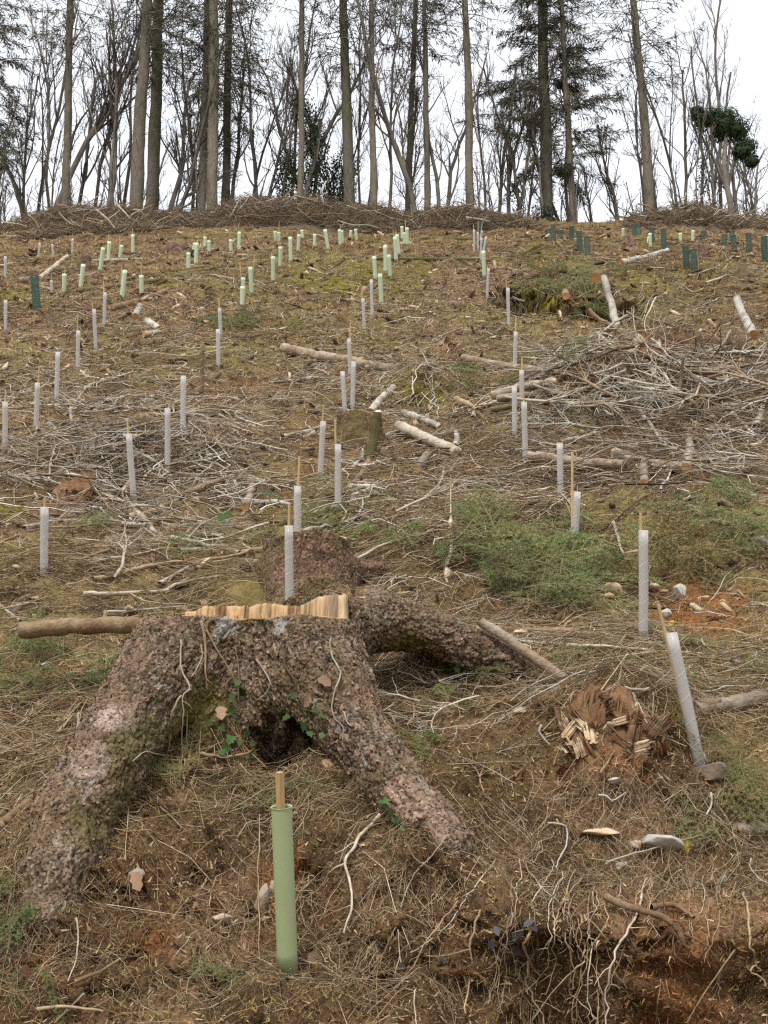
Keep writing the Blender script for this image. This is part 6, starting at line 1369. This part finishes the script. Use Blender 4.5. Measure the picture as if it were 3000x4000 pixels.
def plant_tree(px, fwd, t, sc, ivy=None, tilt=0.0, label=None, rz=None):
    b, q = tree_base(px, fwd); tm, cm, pts = BT[t]
    w = 'bare shrub' if t >= 9 else ('ivy-clad bare tree' if ivy else 'bare deciduous tree')
    root = thing('bare_tree', label or (w + ' ' + gap_label(px)), 'tree', b, w + 's ' + gap_label(px))
    root.rotation_euler = (0, tilt, rz if rz is not None else _rg.uniform(0, 6.28)); root.scale = (sc, sc, sc * _rg.uniform(.95, 1.2))
    obj('trunk', tm, root); obj('crown', cm, root)
    if ivy:
        n, r, h0, h1 = ivy; V, Q = ivy_leaves(_rg, pts, r, n, h0, h1); o = obj('ivy', mesh_np('ivy_growth', V, [Q], M['farivy']), root); o['kind'] = 'stuff'
for px, t, sc in [(8, 1, 1.0), (38, 0, 1.1), (60, 3, 1.2), (85, 5, 1.0), (105, 2, 1.15), (122, 7, .95), (165, 4, 1.1), (183, 6, 1.2), (205, 8, 1.0), (222, 0, .95), (246, 3, 1.1), (262, 7, 1.05), (352, 2, 1.0), (375, 5, .8), (398, 8, .75), (415, 1, 1.0), (505, 4, 1.0), (520, 6, 1.0), (562, 0, 1.1), (580, 7, .85), (612, 3, 1.0),
                  (632, 5, 1.0), (715, 8, .9), (785, 6, .8), (838, 0, 1.0), (860, 4, 1.05), (902, 2, 1.0), (945, 7, .95), (965, 5, .85), (1045, 3, 1.0), (1068, 1, 1.0), (1090, 8, .9), (1110, 6, .95), (1130, 0, .9), (1215, 7, .95), (1265, 2, .8), (1300, 4, .75), (1335, 8, .85), (1390, 3, .8), (1470, 5, .75), (1490, 6, .95), (1518, 1, 1.05), (1545, 7, .9), (1600, 2, .8), (1640, 8, .9), (1668, 4, .9)]:
    plant_tree(px, _rg.uniform(41, 47), t, sc * 1.18, tilt=_rg.normal(0, .05))
for px, t, sc in [(30, 2, .9), (95, 6, 1.0), (150, 8, .9), (235, 1, 1.0), (345, 7, .8), (540, 5, .8), (690, 0, .9), (870, 7, .8), (990, 4, .8), (1150, 5, .8)]:
    plant_tree(px, _rg.uniform(48, 54), t, sc * 1.15, tilt=_rg.normal(0, .06))
plant_tree(345, 41, 5, .9, tilt=.52, label='bare stem leaning steeply right of the thick dark conifer', rz=1)
for px, t, sc, iv in [(600, 4, .9, (2200, .55, .1, 4.4)), (668, 8, 1.0, (3800, .62, .2, 5.6)), (690, 2, .9, (3600, .75, .1, 4.4)), (722, 0, .9, (4200, .8, .1, 4.8)), (735, 6, .8, (2200, .5, .1, 3.6)), (1178, 3, .8, (1500, .8, .0, 1.6)), (1520, 1, .9, (900, .35, .1, 6.0)), (1560, 3, .9, (1200, .35, .1, 2.6)), (775, 7, .7, (900, .4, .1, 2.6)), (1430, 8, .6, (900, .5, .1, 1.8)), (1130, 5, .8, (800, .35, .2, 3.0)), (885, 5, .8, (500, .3, .2, 3.0))]:
    plant_tree(px, _rg.uniform(41, 44), t, sc, iv)
# the tree at the right whose crown is a dense dark ivy dome
b_, q_ = tree_base(1580, 41.3); root = thing('ivy_tree', 'gnarled tree with dense dark ivy crown near the right edge', 'tree', b_)
pp = np.array([[0, 0, 0], [.08, 0, 1.5], [-.05, 0, 3.0], [.1, 0, 4.4], [.3, 0, 5.4]]); V, Q, _ = tubes([resample(pp, 14)], [np.linspace(.15, .06, 14)], 8); obj('trunk', mesh_np('ivy_tree_trunk', V, [Q], M['bare'], None, True), root)
pl = [resample(np.array([[0, 0, 2.2], [.5 * s, .1, 3.6], [1.0 * s, .1, 4.6 + .3 * s], [1.3 * s, 0, 5.3]]), 8) for s in (-.7, .75, .35, -.35)]; 
for k_ in pl:
    V, Q, _ = tubes([k_], [np.linspace(.07, .02, 8)], 6); obj('limb', mesh_np('ivy_tree_limb', V, [Q], M['bare'], None, True), root)
n = 11000; cl = np.array([[0, 0, 1.25, 0]]) + np.array([[.0, 0, 3.9, .5], [-.7, 0, 4.2, .55], [-.2, 0, 4.3, .5], [.3, 0, 4.2, .55], [.65, 0, 3.7, .6], [.95, .1, 3.0, .5], [.7, 0, 2.7, .4], [-.95, 0, 4.5, .3], [.1, .2, 3.8, .5], [1.1, 0, 2.3, .3]])
ci = _rg.integers(0, len(cl), n); u = _rg.normal(0, 1, (n, 3)); u /= np.linalg.norm(u, axis=1, keepdims=True); p = cl[ci, :3] + u * cl[ci, 3:] * (_rg.random((n, 1)) ** .4) * (.6 + .7 * vn3(u * 3 + ci[:, None], 4)[:, None])
v = np.cross(u, _rg.normal(0, 1, (n, 3))); v /= np.linalg.norm(v, axis=1, keepdims=True); u2 = np.cross(u, v); s = .1 * _rg.uniform(.5, 1.2, (n, 1))
o = obj('crown', mesh_np('ivy_crown', np.stack([p - u2 * s * .5, p + v * s * .45, p + u2 * s * .6, p - v * s * .45], 1).reshape(-1, 3), [np.arange(n * 4).reshape(-1, 4)], M['farivy']), root); o['kind'] = 'stuff'
# low shrubs along the crest
for px in np.linspace(-10, 1670, 46):
    plant_tree(px + _rg.uniform(-14, 14), _rg.uniform(39.5, 44), 9 + int(_rg.integers(3)), _rg.uniform(.5, .95))

# ================================================================== BRASH THAT NOBODY COULD COUNT
def brash(name, x0, x1, y0, y1, n, L0, L1, r0, r1, lift, label, seed, pal, thsd=.6, fall=True):
    rng = np.random.default_rng(seed); m = 9; gx = np.linspace(x0, x1, m); gy = np.linspace(y0, y1, m); G = np.array([[at(a, b)[:2] for b in gy] for a in gx])
    u = np.clip((rng.normal(.5, .26, n) if fall else rng.random(n)), 0, .999) * (m - 1); v = np.clip((rng.normal(.5, .27, n) if fall else rng.random(n)), 0, .999) * (m - 1)
    i, j = u.astype(int), v.astype(int); fu, fv = (u - i)[:, None], (v - j)[:, None]; i2, j2 = np.minimum(i + 1, m - 1), np.minimum(j + 1, m - 1)
    xy = G[i, j] * (1 - fu) * (1 - fv) + G[i2, j] * fu * (1 - fv) + G[i2, j2] * fu * fv + G[i, j2] * (1 - fu) * fv
    x, y = xy.T; keep = rng.random(n) < .25 + sst(.35, .6, fbm(x / .9, y / .9, 3, seed)); x, y = x[keep], y[keep]; n = len(x)
    L = L0 + (L1 - L0) * rng.random(n) ** 2; r = r0 + (r1 - r0) * rng.random(n) ** 2.5; th = np.where(rng.random(n) < .75, rng.normal(0, thsd, n), rng.uniform(0, 3.14, n))
    P_, R_ = ground_sticks(x, y, th, L, r, rng, K=6, bend=.2, lift=.02, arch=.03); P_[:, :, 2] += lift * rng.random((n, 1)) ** 2
    V, Q, _ = tubes(P_, R_, 3); pal = np.array(pal)
    o = obj(name, mesh_np(name, V, [Q], M['twig'], rep(pal[rng.integers(0, len(pal), n)] * rng.uniform(.7, 1.15, (n, 1)), 18)))
    tag(o, label, 'brash', kind='stuff')
GREY = [[.62, .58, .50], [.52, .46, .37], [.38, .31, .23], [.26, .20, .13], [.15, .11, .07], [.09, .065, .045], [.12, .085, .055]]  # the dark entries paint shade between the sticks into their colour
STRAW = [[.50, .40, .26], [.38, .285, .17], [.29, .20, .11], [.20, .135, .07], [.12, .085, .045]]
brash('brash_tangle', 1160, 1740, 710, 1080, 950, .25, 1.2, .003, .011, .18, 'grey tangle of thin bare brash covering the right-hand slope', 301, GREY, 1.3, False)
brash('brash_tangle', -40, 600, 870, 1110, 900, .25, 1.0, .003, .010, .06, 'mat of thin pale brash around the left branch pile', 302, GREY, .8)
brash('brash_tangle', 780, 1280, 900, 1230, 1500, .3, 1.0, .0025, .006, .10, 'mat of straw-coloured brash right of the mossy stump', 303, STRAW, .6)
brash('brash_tangle', -40, 540, 1120, 1330, 500, .3, .9, .002, .005, .04, 'straw-coloured brash above the thick sawn log', 304, STRAW, .35)
brash('brash_tangle', 900, 1700, 1370, 1600, 1000, .2, .7, .0013, .0035, .05, 'straw-coloured twigs around the leaning guard', 305, STRAW, .5)
brash('brash_tangle', 320, 880, 1650, 1830, 500, .12, .4, .001, .0025, .02, 'dry straw between the roots of the big stump', 306, STRAW, .6)
brash('brash_tangle', 0, 1240, 540, 900, 2000, .12, .8, .004, .011, .05, 'scattered thin brash on the upper slope', 307, GREY[:4] + STRAW[:2] + GREY[:2], .9, False)
brash('brash_tangle', 1080, 1700, 520, 700, 500, .3, 1.2, .005, .012, .08, 'scattered grey brash around the ditch', 308, GREY, .8, False)

brash('brash_tangle', 960, 1720, 1740, 2190, 2600, .08, .34, .0008, .0022, .02, 'fine straw and rootlets over the earth bank', 309, STRAW, 1.4, False)
brash('brash_tangle', 0, 960, 1850, 2200, 1800, .06, .28, .0008, .0019, .015, 'fine straw around the sage green tube', 310, STRAW, 1.2, False)

brash('brash_tangle', -40, 1240, 620, 1150, 2600, .12, .9, .003, .012, .05, 'loose sticks scattered over the middle of the slope', 311, GREY[:5] + STRAW[:3] + GREY[:1], 1.0, False)
brash('brash_tangle', 760, 1700, 1250, 1480, 900, .12, .6, .0015, .005, .04, 'loose sticks around the upright guard', 312, STRAW + GREY[:2], .9, False)
def debris():
    rng = np.random.default_rng(61); n = 2300; x, y = scatter(n, 7.5, 37, .38, rng); k = ~under_stump(x, y); x, y = x[k], y[k]; n = len(x)
    f = 1 + sst(8, 26, y)[:, None]; dm = np.stack([.02 + .075 * rng.random(n) ** 2, rng.uniform(.008, .024, n), rng.uniform(.005, .015, n)], 1) * f
    a = rng.normal(0, 1, (n, 3)) * [1, .7, .35]; a /= np.linalg.norm(a, axis=1, keepdims=True); b = np.cross(a, rng.normal(0, .5, (n, 3)) + [0, 0, 1]); b /= np.linalg.norm(b, axis=1, keepdims=True); e = np.cross(a, b)
    cn = np.array([(i, j, l) for i in (-1, 1) for j in (-1, 1) for l in (-1, 1)], float); jit = 1 + rng.normal(0, .22, (n, 8, 3)); q = cn[None] * dm[:, None] * jit
    V = np.stack([x, y, H(x, y) + dm[:, 2]], 1)[:, None] + q[:, :, :1] * a[:, None] + q[:, :, 1:2] * b[:, None] + q[:, :, 2:] * e[:, None]
    fq = np.array([(0, 1, 3, 2), (4, 6, 7, 5), (0, 4, 5, 1), (2, 3, 7, 6), (0, 2, 6, 4), (1, 5, 7, 3)])
    pal = np.array([[.10, .07, .048], [.14, .095, .062], [.19, .125, .075], [.24, .16, .10], [.42, .30, .18], [.58, .46, .32], [.09, .065, .045]])
    o = obj('wood_debris', mesh_np('wood_debris', V.reshape(-1, 3), [(np.arange(n)[:, None, None] * 8 + fq[None]).reshape(-1, 4)], M['litter'], rep(pal[rng.integers(0, 7, n)] * rng.uniform(.7, 1.2, (n, 1)), 8)))
    tag(o, 'bark slabs and broken wood bits scattered over the slope', 'debris', kind='stuff')
debris()

# more root strands on the earth bank
_rg = np.random.default_rng(404)
for i in range(46):
    a = _rg.uniform(1010, 1650); b = _rg.uniform(1850, 1990); l = _rg.uniform(90, 280); sx = _rg.normal(-25, 45); n_ = 5
    pts = [(a + sx * t + _rg.normal(0, 9), min(2235, b + l * t)) for t in np.linspace(0, 1, n_)]
    branch(on_face(pts, .025 + .03 * _rg.random()), _rg.uniform(.8, 1.5), 'thin pale rootlet in the mat hanging over the earth bank', ('pale', 'dark', 'tan', 'tan')[i % 4], 3, 'root_strand', 'root', 'rootlets over the earth bank', taper=.5, tw=.22, seed=900 + i)


# ================================================================== LABELS THAT SINGLE OUT
bpy.context.view_layer.update()
def screen(o):
    p = np.array(o.matrix_world.translation); d = depth(p); up = (p[2] - EZ) * _cp - p[1] * _sp
    return 829.5 + F * p[0] / d, 1106 - F * up / d
_by = {}
for o in C.objects:
    if o.parent is None and 'label' in o and o.get('kind') is None: _by.setdefault(o['label'], []).append(o)
for lb, L in _by.items():
    if len(L) < 2: continue
    nm = L[0].name.split('.')[0]
    if nm == 'bare_tree' and len(L) <= 15:
        L.sort(key=lambda o: screen(o)[0])
        for i, o in enumerate(L):
            w, rest = next((w, lb[len(w):]) for w in ('bare shrub', 'ivy-clad bare tree', 'bare deciduous tree') if lb.startswith(w))
            o['label'] = ('leftmost' if i == 0 else 'rightmost' if i == len(L) - 1 else ORD[i] + ' from left') + ' of the ' + w + 's' + rest
    elif nm in ('dead_branch', 'fir_bough', 'root_strand'):
        q = np.array([screen(o) for o in L]); mx = np.median(q[:, 1]); lo, hi = np.quantile(q[:, 0], [.34, .67]) if len(L) > 3 else (q[:, 0].mean(),) * 2
        for o, (x, y) in zip(L, q):
            o['label'] = lb + ', ' + ('upper ' if y < mx else 'lower ') + ('left' if x < lo else 'right' if x >= hi else 'middle')
